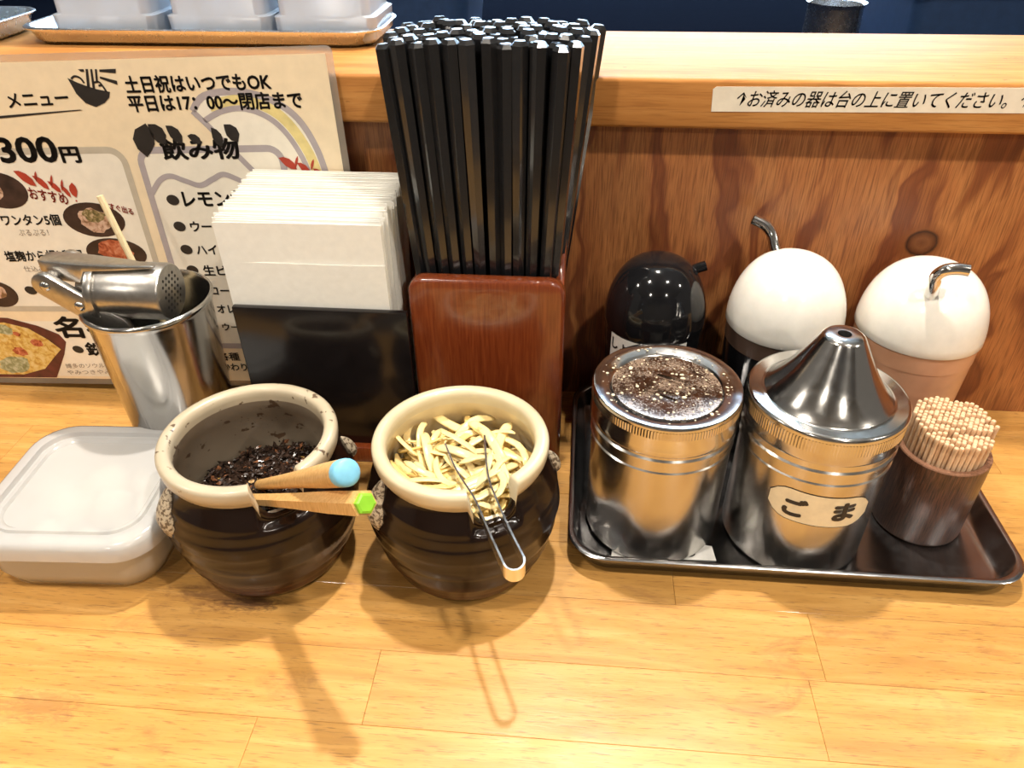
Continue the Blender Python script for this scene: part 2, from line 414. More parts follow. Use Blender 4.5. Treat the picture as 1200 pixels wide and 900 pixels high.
def rloft(cx, cy, rings, n=6, cap0=True, cap1=True, rot=0.0):
    V, F = [], []; m = 4 * (n + 1)
    for hx, hy, r, z in rings:
        for x, y in rrect(0, 0, hx, hy, min(r, hx, hy), n):
            V.append((cx + x * math.cos(rot) - y * math.sin(rot), cy + x * math.sin(rot) + y * math.cos(rot), z))
    for i in range(len(rings) - 1):
        for k in range(m):
            k2 = (k + 1) % m; F.append((i * m + k, i * m + k2, (i + 1) * m + k2, (i + 1) * m + k))
    if cap0: F.append(tuple(range(m))[::-1])
    if cap1: F.append(tuple(range((len(rings) - 1) * m, len(rings) * m)))
    return V, F
def prism(poly, d0, d1, axis='y'):
    """extrude a 2-D outline: axis y -> (x,z) outline"""
    n = len(poly)
    put = {'y': lambda a, b, d: (a, d, b), 'z': lambda a, b, d: (a, b, d), 'x': lambda a, b, d: (d, a, b)}[axis]
    V = [put(a, b, d0) for a, b in poly] + [put(a, b, d1) for a, b in poly]
    F = [tuple(range(n))[::-1], tuple(range(n, 2 * n))] + [(k, (k + 1) % n, n + (k + 1) % n, n + k) for k in range(n)]
    return V, F
def bevel_vf(vf, off, seg=2, angle=40):
    bm = bmesh.new(); vs = [bm.verts.new(v) for v in vf[0]]
    for f in vf[1]: bm.faces.new([vs[i] for i in f])
    bmesh.ops.recalc_face_normals(bm, faces=bm.faces); bm.normal_update()
    ed = [e for e in bm.edges if len(e.link_faces) == 2 and e.calc_face_angle(0) > R(angle)]
    bmesh.ops.bevel(bm, geom=ed, offset=off, segments=seg, profile=0.5, affect='EDGES', clamp_overlap=True)
    bm.verts.index_update(); bm.faces.ensure_lookup_table()
    r = ([v.co.copy() for v in bm.verts], [tuple(v.index for v in f.verts) for f in bm.faces]); bm.free(); return r
def blob(c, rx, ry, rz, n=8, m=6, jit=0.0, rng=random):
    V, F = lathe([(math.sin(math.pi * i / m), -math.cos(math.pi * i / m)) for i in range(m + 1)], seg=n)
    return [(c[0] + x * rx * (1 + rng.uniform(-jit, jit)), c[1] + y * ry * (1 + rng.uniform(-jit, jit)), c[2] + z * rz * (1 + rng.uniform(-jit, jit))) for x, y, z in V], F
def text_vf(s, bold=0.0, shear=0.0, res=3):
    cu = bpy.data.curves.new('t', 'FONT'); cu.body = s; cu.size = 1.0; cu.offset = bold; cu.shear = shear; cu.resolution_u = res
    o = bpy.data.objects.new('t', cu); COL.objects.link(o)
    dg = bpy.context.evaluated_depsgraph_get(); dg.update()
    me = bpy.data.meshes.new_from_object(o.evaluated_get(dg))
    V = [(v.co.x, v.co.y) for v in me.vertices]; F = [tuple(p.vertices) for p in me.polygons]
    bpy.data.objects.remove(o); bpy.data.curves.remove(cu); bpy.data.meshes.remove(me)
    return V, F
def text_fit(s, u0, v0, wd, ht, bold=0.0, shear=0.0, skew=0.0):
    V, F = text_vf(s, 0.0, shear)
    if bold:
        b = bold; V0, F0 = V, F; V, F = [], []
        for dx, dy in ((0, 0), (b, 0), (-b, 0), (0, b), (0, -b), (b * .7, b * .7), (-b * .7, b * .7), (b * .7, -b * .7), (-b * .7, -b * .7)):
            n = len(V); V += [(x + dx, y + dy) for x, y in V0]; F += [tuple(i + n for i in f) for f in F0]
    xs = [v[0] for v in V]; ys = [v[1] for v in V]
    ax, ay = min(xs), min(ys); sx = wd / (max(xs) - ax); sy = ht / (max(ys) - ay)
    return [(u0 + (x - ax) * sx, v0 + (y - ay) * sy + (x - ax) * sx * skew) for x, y in V], F

# ------------------------------------------------------------------ the setting
ctr = thing('counter', 'long varnished counter of pale golden wood planks', 'counter', (0, -0.2, -0.03))
rows = [0.0, -0.0275, -0.066, -0.1045, -0.143, -0.1815, -0.2200, -0.2585, -0.297, -0.3355, -0.374, -0.4125]
joints = {4: [0.0605], 5: [0.1266, -0.30], 6: [-0.0848, 0.1185], 7: [-0.1325, 0.24], 3: [-0.21, 0.30], 2: [-0.36, 0.05], 1: [-0.12, 0.27], 0: [-0.27, 0.12], 8: [-0.02, 0.3], 9: [-0.2, 0.15], 10: [0.0, 0.33]}
for i in range(len(rows) - 1):
    xs = [-0.8] + sorted(joints[i]) + [0.8]
    for a, b in zip(xs, xs[1:]):
        g = 0.00006; ch = 0.00016
        x0, x1, y0, y1 = a + g, b - g, rows[i + 1] + g, rows[i] - g
        V = [(x0, y0, -0.03), (x1, y0, -0.03), (x1, y1, -0.03), (x0, y1, -0.03), (x0, y0, -ch), (x1, y0, -ch), (x1, y1, -ch), (x0, y1, -ch),
             (x0 + ch, y0 + ch, 0), (x1 - ch, y0 + ch, 0), (x1 - ch, y1 - ch, 0), (x0 + ch, y1 - ch, 0)]
        F = [(3, 2, 1, 0), (8, 9, 10, 11)] + [(k, (k + 1) % 4, 4 + (k + 1) % 4, 4 + k) for k in range(4)] + [(4 + k, 4 + (k + 1) % 4, 8 + (k + 1) % 4, 8 + k) for k in range(4)]
        obj('plank', (V, F), 'counter_wood', ctr, smooth=False)

tag(obj('wall_back', box(-0.8, 0.8, 0.0, 0.018, -0.03, 0.1895, 0.0), 'plywood', smooth=False), kind='structure')
top('serving_ledge', bevel_vf(box(-0.8, 0.8, -0.010, 0.114, 0.190, 0.2165), 0.0022, 3), 'ledge_wood',
    'thick golden wooden ledge running along the top of the plywood panel', 'ledge', (0, 0.05, 0.19))
def plane_box(name, a, mat): return tag(obj(name, box(*a), mat, smooth=False), kind='structure')
plane_box('floor', (-2.6, 2.6, -2.6, 2.6, -0.95, -0.90), 'floor_tile')
plane_box('ceiling', (-2.6, 2.6, -2.6, 2.6, 1.60, 1.65), 'ceiling_paint')
plane_box('wall_front', (-2.6, 2.6, -2.6, -2.55, -0.90, 1.60), 'room_plaster')
plane_box('wall_kitchen', (-2.6, 2.6, 1.55, 1.60, -0.90, 1.60), 'kitchen_tile')
plane_box('wall_counter_base', (-0.8, 0.8, -0.30, 0.0, -0.90, -0.0305), 'room_wood')

# ------------------------------------------------------------------ lamps
for x, y, z, W, col, rad, lab in LAMPS:
    t = thing('pendant_lamp', lab, 'lamp', (x, y, z), 'pendant lamps over the counter')
    obj('lamp_shade', lathe([(0.012, z + 0.10), (0.03, z + 0.095), (0.055, z + 0.04), (0.075, z + 0.01), (0.073, z + 0.01), (0.053, z + 0.04), (0.028, z + 0.09), (0.012, z + 0.094)], x, y, 32), 'lamp_metal', t)
    obj('cord', tube([(x, y, z + 0.10), (x, y, 1.60)], 0.003, 8), 'lamp_metal', t)
    obj('bulb', blob((x, y, z + 0.045), 0.02, 0.02, 0.025, 16, 10), 'lamp_glow', t)
    ld = bpy.data.lights.new('lamp_light', 'SPOT'); ld.energy = W * 4; ld.color = col; ld.shadow_soft_size = rad
    ld.spot_size = R(150); ld.spot_blend = 0.6
    lo = bpy.data.objects.new('lamp_light', ld); COL.objects.link(lo); lo.parent = t; lo.location = (0, 0, 0.0)
t = thing('tube_light', 'cool white fluorescent tube light on the kitchen ceiling', 'lamp', (0.1, 1.30, 1.59))
obj('tube', tube([(-0.5, 1.30, 1.555), (0.7, 1.30, 1.555)], 0.015, 12), 'tube_glow', t)
obj('housing', box(-0.55, 0.75, 1.26, 1.34, 1.572, 1.60, 0.004), 'ceiling_paint', t)
ld = bpy.data.lights.new('tube_area', 'AREA'); ld.shape = 'RECTANGLE'; ld.size = 1.2; ld.size_y = 0.05; ld.energy = KITCHEN_WATTS; ld.color = (0.50, 0.72, 1.0)
lo = bpy.data.objects.new('tube_area', ld); COL.objects.link(lo); lo.parent = t; lo.location = (0, 0, -0.055)

t = thing('added_glint_strips', 'added rack of cool white strips above the kitchen bench, giving the chopstick tops a glint', 'lamp', (0.0, 1.53, 0.62))  # glowing strips added out of view so the chopstick tops reflect cool light
for tz in (0.40, 0.60, 0.85):
    obj('tube', tube([(-0.9, 1.505, tz), (0.9, 1.505, tz)], 0.022, 12), 'added_glint_glow', t)
    obj('bracket', box(-0.92, -0.90, 1.49, 1.5495, tz - 0.02, tz + 0.02), 'ceiling_paint', t, smooth=False)
obj('housing', box(-0.95, 0.95, 1.50, 1.5495, 0.63, 0.66, 0.004), 'ceiling_paint', t)

# ------------------------------------------------------------------ kitchen beyond the ledge
kc = thing('kitchen_bench', 'dark steel kitchen bench behind the ledge', 'bench', (0.1, 0.75, -0.9))
obj('bench_top', box(-1.2, 1.4, 0.30, 1.54, 0.03, 0.06, 0.004), 'kitchen_steel_dark', kc)
obj('cabinet', box(-1.18, 1.38, 0.33, 1.5, -0.9, 0.03), 'kitchen_steel_dark', kc, smooth=False)
top('blue_crate', rloft(0.52, 0.66, [(0.13, 0.10, 0.02, 0.061), (0.145, 0.115, 0.02, 0.19), (0.155, 0.125, 0.02, 0.195), (0.14, 0.11, 0.02, 0.195), (0.125, 0.095, 0.02, 0.07)]),
    'kitchen_blue', 'dark blue plastic crate in the kitchen behind the ledge sign', 'crate', (0.52, 0.66, 0.061), sharp=40)
top('blue_tub', rloft(-0.30, 0.66, [(0.15, 0.10, 0.03, 0.061), (0.165, 0.115, 0.03, 0.21), (0.172, 0.122, 0.03, 0.214), (0.158, 0.108, 0.03, 0.214), (0.14, 0.09, 0.03, 0.07)]),
    'kitchen_blue', 'blue plastic tub in the kitchen behind the white boxes', 'tub', (-0.30, 0.66, 0.061), sharp=40)
top('steel_ladle_cup', lathe([(0, 0.061), (0.024, 0.061), (0.03, 0.12), (0.028, 0.175), (0.031, 0.18), (0.027, 0.178), (0.026, 0.12), (0.02, 0.066), (0, 0.066)], 0.265, 0.47, 32),
    'aluminium', 'small steel cup in the kitchen just behind the ledge', 'cup', (0.265, 0.47, 0.061), sharp=40)

# ------------------------------------------------------------------ things on the ledge
def pressed_tray(name, cx, cy, hx, hy, z, h, r, mat, label, cat, flare=0.004):
    return top(name, rloft(cx, cy, [(hx - flare - 0.004, hy - flare - 0.004, r - 0.004, z), (hx - flare - 0.0008, hy - flare - 0.0008, r - 0.002, z + 0.0025), (hx - 0.0022, hy - 0.0022, r, z + h - 0.0014),
        (hx - 0.0004, hy - 0.0004, r, z + h - 0.0016), (hx, hy, r, z + h - 0.0006), (hx - 0.0007, hy - 0.0007, r, z + h), (hx - 0.0026, hy - 0.0026, r, z + h), (hx - 0.0036, hy - 0.0036, r, z + h - 0.001),
        (hx - flare - 0.002, hy - flare - 0.002, r - 0.003, z + 0.004), (hx - flare - 0.0055, hy - flare - 0.0055, r - 0.006, z + 0.0012)], 10), mat, label, cat, (cx, cy, z), sharp=50)
pressed_tray('metal_tray', -0.240, 0.082, 0.117, 0.036, 0.2166, 0.0105, 0.02, 'aluminium', 'long aluminium tray on the ledge under the white plastic boxes', 'tray')
pressed_tray('metal_tray', -0.468, 0.075, 0.098, 0.036, 0.2166, 0.0125, 0.02, 'aluminium', 'aluminium tray end at the far end of the ledge beyond the white boxes', 'tray')
for cx, hw, lab in ((-0.2985, 0.0345, 'white plastic box nearest the far end of the ledge tray'), (-0.2245, 0.0335, 'middle one of the white plastic boxes on the ledge tray'), (-0.1575, 0.0325, 'white plastic box on the ledge tray nearest the black chopsticks')):
    t = thing('plastic_box', lab, 'box', (cx, 0.080, 0.2182), 'white boxes on the ledge tray')
    obj('body', rloft(cx, 0.080, [(hw - 0.004, 0.024, 0.006, 0.2182), (hw - 0.001, 0.0265, 0.006, 0.221), (hw - 0.0005, 0.027, 0.006, 0.2335), (hw - 0.0038, 0.0262, 0.006, 0.2345), (hw - 0.0048, 0.0255, 0.006, 0.32)], 5), 'white_box_plastic', t, sharp=50)
    obj('lid', rloft(cx, 0.080, [(hw - 0.002, 0.0275, 0.006, 0.3202), (hw - 0.002, 0.0275, 0.006, 0.328), (hw - 0.004, 0.025, 0.006, 0.330)], 5), 'white_box_plastic', t, sharp=50)
top('white_bowl', lathe([(0, 0.2179), (0.022, 0.2179), (0.024, 0.222), (0.045, 0.238), (0.052, 0.250), (0.050, 0.250), (0.043, 0.24), (0.02, 0.224), (0, 0.222)], -0.435, 0.078, 40), 'white_plastic',
    'white bowl on the tray at the far end of the ledge', 'bowl', (-0.435, 0.078, 0.2179), sharp=60)

# paper sign stuck to the front of the ledge
t = thing('paper_sign', 'long narrow cream paper sign with black slanted writing on the ledge front', 'sign', (0.155, -0.0101, 0.1995))
sg = [(0.0712, 0.1998), (0.30, 0.2024), (0.30, 0.2152), (0.0722, 0.2128), (0.0705, 0.2115)]
obj('paper', prism(sg, -0.0100, -0.0103), 'sign_paper', t, smooth=False)
V, F = text_fit('↑お済みの器は台の上に置いてください。↑', 0.0838, 0.2024, 0.1500, 0.0088, 0.006, 0.28, 0.010)
obj('lettering', ([(x, -0.01042, z) for x, z in V], F), 'ink', t, smooth=False)

# ------------------------------------------------------------------ laminated menu
MO = Vector((-0.1383, -0.0112, 0.2273)); MX = Vector((0.99934, 0.0021, 0.0362)).normalized()
MN = Vector((0, -1, 0.0583)).normalized(); MX = (MX - MN * MX.dot(MN)).normalized(); MY = MN.cross(MX)
men = thing('menu_sheet', 'laminated Japanese menu sheet leaning on the ledge behind the steel cup', 'menu')
mb = MO + MX * -0.1485 + MY * -0.2150
mm = Matrix((MX, MY, MN)).transposed().to_4x4(); mm.translation = mb; men.matrix_world = mm
def mp(u, v, d): return ((u + 148.5) / 1000, (v + 215.0) / 1000, d / 1000)
def mpoly(name, pts, mat, d, parent=None):
    V = [mp(u, v, d) for u, v in pts]
    return obj(name, (V, [tuple(range(len(V)))]), mat, men, smooth=False, local=True)
def mgroup(name, polys, mat, d):
    V, F = [], []
    for P in polys:
        n = len(V); V += [mp(u, v, d) for u, v in P]; F.append(tuple(range(n, n + len(P))))
    return obj(name, (V, F), mat, men, smooth=False, local=True)
def mtext(s, u, v, wd, ht, bold=0.02, mat='ink', shear=0.0, skew=0.0, d=0.75, name='lettering'):
    V, F = text_fit(s, u, v, wd, ht, bold, shear, skew)
    return obj(name, ([mp(x, y, d) for x, y in V], F), mat, men, smooth=False, local=True)
def strokes(path, wd, n=6, closed=False):
    P = catmull([(a, b, 0) for a, b in path], n) if n > 1 else [Vector((a, b, 0)) for a, b in path]
    out = []
    L, Rr = [], []
    for i, p in enumerate(P):
        t_ = (P[min(i + 1, len(P) - 1)] - P[max(i - 1, 0)]).normalized(); nn = Vector((-t_.y, t_.x, 0)) * wd / 2
        L.append((p.x + nn.x, p.y + nn.y)); Rr.append((p.x - nn.x, p.y - nn.y))
    for i in range(len(P) - 1): out.append([L[i], L[i + 1], Rr[i + 1], Rr[i]])
    return out
def ell(cu, cv, ru, rv, n=24, ph=0.0, jit=0.0):
    o = []
    for k in range(n):
        a = 2 * math.pi * k / n; q = 1 + random.uniform(-jit, jit); x, y = ru * math.cos(a) * q, rv * math.sin(a) * q
        o.append((cu + x * math.cos(ph) - y * math.sin(ph), cv + x * math.sin(ph) + y * math.cos(ph)))
    return o
def slab(u0, u1, v0, v1, r, d0, d1):
    P = [(a, b) for a, b in rrect((u0 + u1) / 2, (v0 + v1) / 2, (u1 - u0) / 2, (v1 - v0) / 2, r, 4)]
    n = len(P); V = [mp(a, b, d0) for a, b in P] + [mp(a, b, d1) for a, b in P]
    return V, [tuple(range(n))[::-1], tuple(range(n, 2 * n))] + [(k, (k + 1) % n, n + (k + 1) % n, n + k) for k in range(n)]
obj('lamination_film', slab(-301, 4, -214.5, 4, 3.5, 0.0, 0.22), 'clear_film', men, smooth=False, local=True)
obj('paper', slab(-297, 0, -210, 0, 0.5, 0.25, 0.45), 'menu_paper', men, smooth=False, local=True)
mpoly('panel', rrect(-215, -102, 82.5, 52.5, 9, 6), 'menu_panel', 0.50)
mpoly('panel', rrect(-79, -116, 43.5, 66, 8, 6), 'menu_panel', 0.50)
mpoly('panel', rrect(-215, -186, 82.5, 22, 6, 6), 'menu_panel', 0.50)
def ring(cx, cy, hx, hy, r, wd):
    A = rrect(cx, cy, hx + wd / 2, hy + wd / 2, r + wd / 2, 6); B = rrect(cx, cy, hx - wd / 2, hy - wd / 2, r - wd / 2, 6)
    return [[A[k], A[(k + 1) % len(A)], B[(k + 1) % len(B)], B[k]] for k in range(len(A))]
mgroup('panel_border', ring(-215, -102, 82.5, 52.5, 9, 4), 'grey_band_ink', 0.55)
mgroup('panel_border', ring(-79, -116, 43.5, 66, 8, 4), 'lavender_ink', 0.60)
mgroup('lemon_slice', [[(-82.6, -28.4), (-73.3, -20.2), (-52.8, -18.4), (-34.2, -23.8), (-21.4, -34.2), (-13.5, -51.1), (-10.6, -63.6), (-9, -80), (-40, -80), (-53.4, -64.5)]], 'menu_panel', 0.52)
mgroup('lemon_rind', strokes([(-72, -26), (-52.8, -23), (-37, -28), (-26.5, -38), (-18.5, -54), (-15, -70)], 6.0), 'yellow_ink', 0.58)
mgroup('lemon_outline', strokes([(-82.6, -28.4), (-73.3, -20.2), (-52.8, -18.4), (-34.2, -23.8), (-21.4, -34.2), (-13.5, -51.1), (-10.0, -70)], 3.8) + strokes([(-77, -34), (-66, -29), (-52.8, -27.5), (-40, -32), (-30.5, -41), (-23, -56), (-19.5, -72)], 3.2)
       + strokes([(-82.6, -28.4), (-76, -36), (-53.4, -64.5), (-46, -73)], 3.4, 1), 'lavender_ink', 0.62)
mgroup('foam_wave', strokes([(-121.5, -76), (-114, -68), (-106.7, -65.4), (-98, -68.5), (-89.4, -71.2), (-80.5, -67.5), (-73.5, -64.8), (-66, -67.5), (-58, -71.5), (-48, -67), (-40, -65)], 3.2), 'lavender_ink', 0.65)
# bowl emblem
mgroup('bowl_emblem', [[(-151, -9.0), (-146, -11.6), (-141.5, -13.4), (-136, -15.3), (-128.3, -17.0), (-129.8, -20.0), (-133.5, -22.8), (-139.5, -25.0), (-145, -22.8), (-148.8, -17.5)],
    [(-138.6, -4.6), (-137.2, -4.6), (-139.6, -15.0), (-141.2, -14.5)], [(-135.9, -4.7), (-134.7, -4.7), (-136.7, -15.6), (-138.1, -15.2)], [(-133.2, -4.8), (-132.0, -4.8), (-133.6, -11.6), (-134.8, -11.4)],
    [(-143.2, -4.6), (-139.8, -4.6), (-139.8, -6.0), (-141.8, -5.9)], [(-130.6, -5.0), (-120.8, -4.9), (-121.6, -7.2), (-130.9, -6.2)], [(-131.6, -8.6), (-122.2, -11.2), (-122.6, -13.3), (-131.8, -9.7)]]
    + strokes([(-149, -9.6), (-146.5, -8.2), (-143.5, -9.2), (-142, -12)], 1.1) + strokes([(-134, -13.6), (-131.8, -13.6), (-130.4, -17)], 1.1) + strokes([(-136.5, -11.8), (-133, -11.6), (-131.6, -14)], 1.0), 'ink', 0.7)
mtext('メニュー', -192.5, -24.6, 38, 8.0, 0.02, skew=0.03)
mgroup('underline', [[(-215, -29.5), (-150, -26.2), (-148, -26.6), (-160, -27.4), (-215, -31.2)]], 'ink', 0.72)
mtext('土日祝はいつでもOK', -118.3, -18.2, 85, 9.6, 0.03)
mtext('平日は17：00～閉店まで', -119.6, -28.4, 102.5, 9.6, 0.03)
mtext('飲み物', -108, -56.0, 48, 12.5, 0.035, name='heading')
def leaf(u, v, l, wd, ang):
    a = R(ang); o = []
    for t_, s_ in ((0, 0), (0.18, .42), (0.45, .62), (0.75, .5), (1, 0), (0.75, -.34), (0.45, -.38), (0.2, -.2)):
        x, y = l * t_, wd * s_; o.append((u + x * math.cos(a) - y * math.sin(a), v + x * math.sin(a) + y * math.cos(a)))
    return o
mgroup('heading_brush_strokes', [leaf(-117.5, -54, 20, 13, 76), leaf(-111.5, -35.0, 14, 9, -58), leaf(-101, -36, 13, 7, -55), leaf(-89.5, -42.0, 9, 5, -30), leaf(-74, -37.5, 12, 6, -72), leaf(-66, -36, 12, 8, -58)], 'ink', 0.77)
mtext('1300', -220, -56.4, 47.5, 15.6, 0.03); mtext('円', -171.5, -56.8, 12.5, 9.8, 0.04)
# left column dishes
mpoly('dish_photo', ell(-219, -73, 17.5, 11.5, 28, -0.1), 'photo_plate', 0.66); mpoly('dish_photo', ell(-226, -74, 8, 6, 14, 0, 0.1), 'photo_meat', 0.68)
mtext('おすすめ', -201, -78.4, 24, 7.5, 0.02, 'red_ink', skew=-0.18, d=0.80)
mgroup('red_brush_strokes', [leaf(-205.5, -61, 15, 5.5, -40), leaf(-193, -68, 7, 1.6, 75), leaf(-194.5, -64.0, 12, 4.2, -48), leaf(-184.5, -72, 9, 1.6, 72), leaf(-186, -67.5, 10, 3.6, -48), leaf(-178.5, -74, 8, 1.6, 72), leaf(-178.5, -70, 9, 2.8, -62), leaf(-170.8, -78, 9.5, 5, 88), ell(-171.6, -80, 0.6, 0.6, 8)], 'red_ink', 0.82)
mtext('ワンタン5個', -226.5, -95.9, 39.5, 7.6, 0.025); mtext('ぷるぷる！', -218.5, -102.4, 20.5, 4.0, 0.0, 'grey_ink')
mpoly('dish_photo', ell(-164.5, -92.3, 20, 11.2, 30, -0.06), 'photo_plate', 0.66)
mpoly('dish_photo', ell(-164, -92.5, 10.5, 7.6, 22, -0.2, 0.12), 'photo_meat', 0.69); mpoly('dish_photo', ell(-163.5, -89.6, 8, 4.0, 18, -0.1, 0.2), 'photo_herb', 0.71)
mtext('すぐ出る', -151.5, -85.5, 14.5, 4.4, 0.03, 'red_ink', skew=-0.28, d=0.82)
mpoly('dish_photo', ell(-157.2, -114.6, 20, 10.2, 30, -0.06), 'photo_plate', 0.66); mpoly('dish_photo', ell(-157.5, -113.2, 11.5, 7.4, 22, -0.1, 0.12), 'photo_fried', 0.69)
mtext('塩麹から揚げ3個', -234.5, -120.4, 54, 7.6, 0.025, skew=0.02); mtext('仕込み', -225, -127.2, 15, 4.0, 0.0, 'grey_ink')
mpoly('dish_photo', ell(-251, -143.6, 14, 9.6, 26, -0.1), 'photo_plate', 0.66); mpoly('dish_photo', ell(-251, -142, 7, 5, 16, 0, 0.1), 'photo_meat', 0.69)
mpoly('bullet', ell(-226.2, -140.8, 4.3, 3.0, 16, -0.2), 'ink', 0.72); mtext('博多', -219.5, -144.9, 16, 7.4, 0.03)
mtext('名物', -220.5, -177.0, 46, 17, 0.035, name='heading')
mpoly('dish_photo', [(-270, -161), (-252, -161.5), (-232, -167.5), (-219, -174), (-216, -180), (-221, -190), (-234, -209.3), (-285, -209.6), (-285, -163)], 'photo_red_plate', 0.66)
mpoly('dish_photo', [(-272, -166), (-256, -165), (-240, -169.5), (-229, -178), (-222, -186), (-229, -192), (-240, -202), (-258, -207), (-278, -207)], 'photo_egg', 0.69)
mpoly('dish_photo', ell(-262, -199, 12, 7, 18, 0.2, 0.12), 'photo_green', 0.71); mpoly('dish_photo', ell(-260, -170, 9, 4, 16, -0.2, 0.15), 'photo_green', 0.71)
for u_, v_, a_ in ((-238, -181, 5), (-253, -188, 5.5), (-250, -174, 3)): mpoly('dish_photo', ell(u_, v_, a_, a_ * 0.6, 14, -0.2, 0.15), 'photo_fried', 0.72)
mpoly('bullet', ell(-209.3, -185.9, 4.0, 2.9, 16, -0.2), 'ink', 0.72); mtext('鉄鍋', -203.5, -191.0, 26, 11, 0.03)
mtext('博多のソウルフード', -223.7, -201.4, 44, 3.8, 0.0, 'grey_ink', skew=0.03); mtext('やみつきやみつき', -224.3, -206.6, 44, 3.6, 0.0, 'grey_ink', skew=0.03)
# drinks column
for u_, v_, r_ in ((-109.3, -80.1, 4.0), (-109.8, -96.9, 3.9), (-109.6, -112.2, 3.9), (-109.5, -126.2, 3.9), (-109, -140.5, 3.2), (-109, -153.8, 3.0), (-109, -167, 3.0)):
    mpoly('bullet', ell(u_, v_, r_, r_ * 0.82, 16, -0.15), 'ink', 0.72)
mtext('レモンサワー', -102.9, -84.6, 62, 10, 0.03)
for s_, u_, v_, w_, h_ in (('ウーロンハイ', -102.9, -100.3, 44, 6.6), ('ハイボール', -103.2, -115.7, 37, 6.8), ('生ビール', -102.4, -130.0, 32, 7.2), ('コーラ', -101.5, -143.9, 20, 6.0), ('オレンジ', -100.2, -157.0, 26, 6.2), ('ウーロン茶', -100.0, -170.4, 31, 6.0)):
    mtext(s_, u_, v_, w_, h_, 0.025)
mtext('各種', -108.6, -193.6, 15, 6.6, 0.02); mtext('かわり', -108.2, -201.8, 18, 6.0, 0.02)
mgroup('red_brush_strokes', [leaf(-37.5, -55.5, 12, 5, -35), leaf(-28.5, -62, 8, 1.6, 70), leaf(-27, -58.5, 10, 4, -45), leaf(-19, -63, 7, 1.6, 70), leaf(-18, -62, 9, 3.5, -45)], 'red_ink', 0.82)

# ------------------------------------------------------------------ napkin and chopstick caddy
cad = thing('chopstick_caddy', 'red lacquered wooden chopstick box joined to a black napkin stand', 'caddy', (-0.097, -0.05, 0.0))
BX0, BX1 = -0.0895, -0.003
def front_outline(x0, x1, z0, z1, r, n=6):
    return [(x0, z0), (x1, z0)] + [(x1 - r + r * math.cos(R(a * 90 / n)), z1 - r + r * math.sin(R(a * 90 / n))) for a in range(n + 1)] + [(x0 + r - r * math.sin(R(a * 90 / n)), z1 - r + r * math.cos(R(a * 90 / n))) for a in range(n + 1)]
obj('box_front', bevel_vf(prism(front_outline(BX0, BX1, 0.0, 0.128, 0.009), -0.078, -0.069), 0.0024, 3, 50), 'red_lacquer_wood', cad, sharp=45)
for xa, xb in ((BX0 + 0.001, BX0 + 0.006), (BX1 - 0.006, BX1 - 0.001)):
    obj('box_side', bevel_vf(prism([(-0.069, 0.0), (-0.008, 0.0), (-0.008, 0.139), (-0.014, 0.141), (-0.069, 0.119)], xa, xb, 'x'), 0.0012, 2), 'red_lacquer_wood', cad, sharp=40)
obj('box_back', box(BX0 + 0.006, BX1 - 0.006, -0.014, -0.008, 0.0, 0.14, 0.001), 'red_lacquer_wood', cad, sharp=40)
obj('box_floor', box(BX0 + 0.006, BX1 - 0.006, -0.069, -0.014, 0.006, 0.012), 'red_lacquer_wood', cad, smooth=False)
obj('base', box(-0.1905, BX0 - 0.0003, -0.086, -0.0285, 0.0, 0.012, 0.0015), 'red_lacquer_wood', cad, sharp=40)
obj('napkin_front_panel', bevel_vf(prism([(-0.1905, 0.0122), (-0.0905, 0.0122), (-0.0905, 0.108), (-0.1905, 0.108)], -0.0815, -0.0775), 0.0007, 2), 'black_lacquer', cad, sharp=40)
obj('napkin_back_panel', box(-0.1905, -0.0905, -0.0285, -0.0255, 0.012, 0.062, 0.0006), 'black_lacquer', cad, sharp=40)

# napkins: every sheet
N = 46
def napkin_mesh(seed, pocket=False):
    rng = random.Random(seed); nx, nz = 6, 5; V, F = [], []
    W_, H_ = 0.0905, 0.1425
    ph = rng.uniform(0, 6); am = rng.uniform(0.0001, 0.0005)
    for s_ in (0, 1):
        for j in range(nz + 1):
            for i in range(nx + 1):
                x = (i / nx - 0.5) * W_; z = j / nz * H_
                y = am * math.sin(ph + 5 * i / nx) * (j / nz) + s_ * 0.00035
                V.append((x, y, z))
    n1 = (nx + 1) * (nz + 1)
    for s_ in (0, 1):
        for j in range(nz):
            for i in range(nx):
                a = s_ * n1 + j * (nx + 1) + i; F.append((a, a + 1, a + nx + 2, a + nx + 1))
    rim = [i for i in range(nx + 1)] + [(j + 1) * (nx + 1) - 1 for j in range(1, nz + 1)] + [nz * (nx + 1) + i for i in range(nx - 1, -1, -1)] + [j * (nx + 1) for j in range(nz - 1, 0, -1)]
    for k in range(len(rim)):
        a, b = rim[k], rim[(k + 1) % len(rim)]; F.append((a, b, b + n1, a + n1))
    return fixn(mesh('paper_napkin', V, F, 'napkin_paper', False))
variants = [napkin_mesh(k) for k in range(6)]
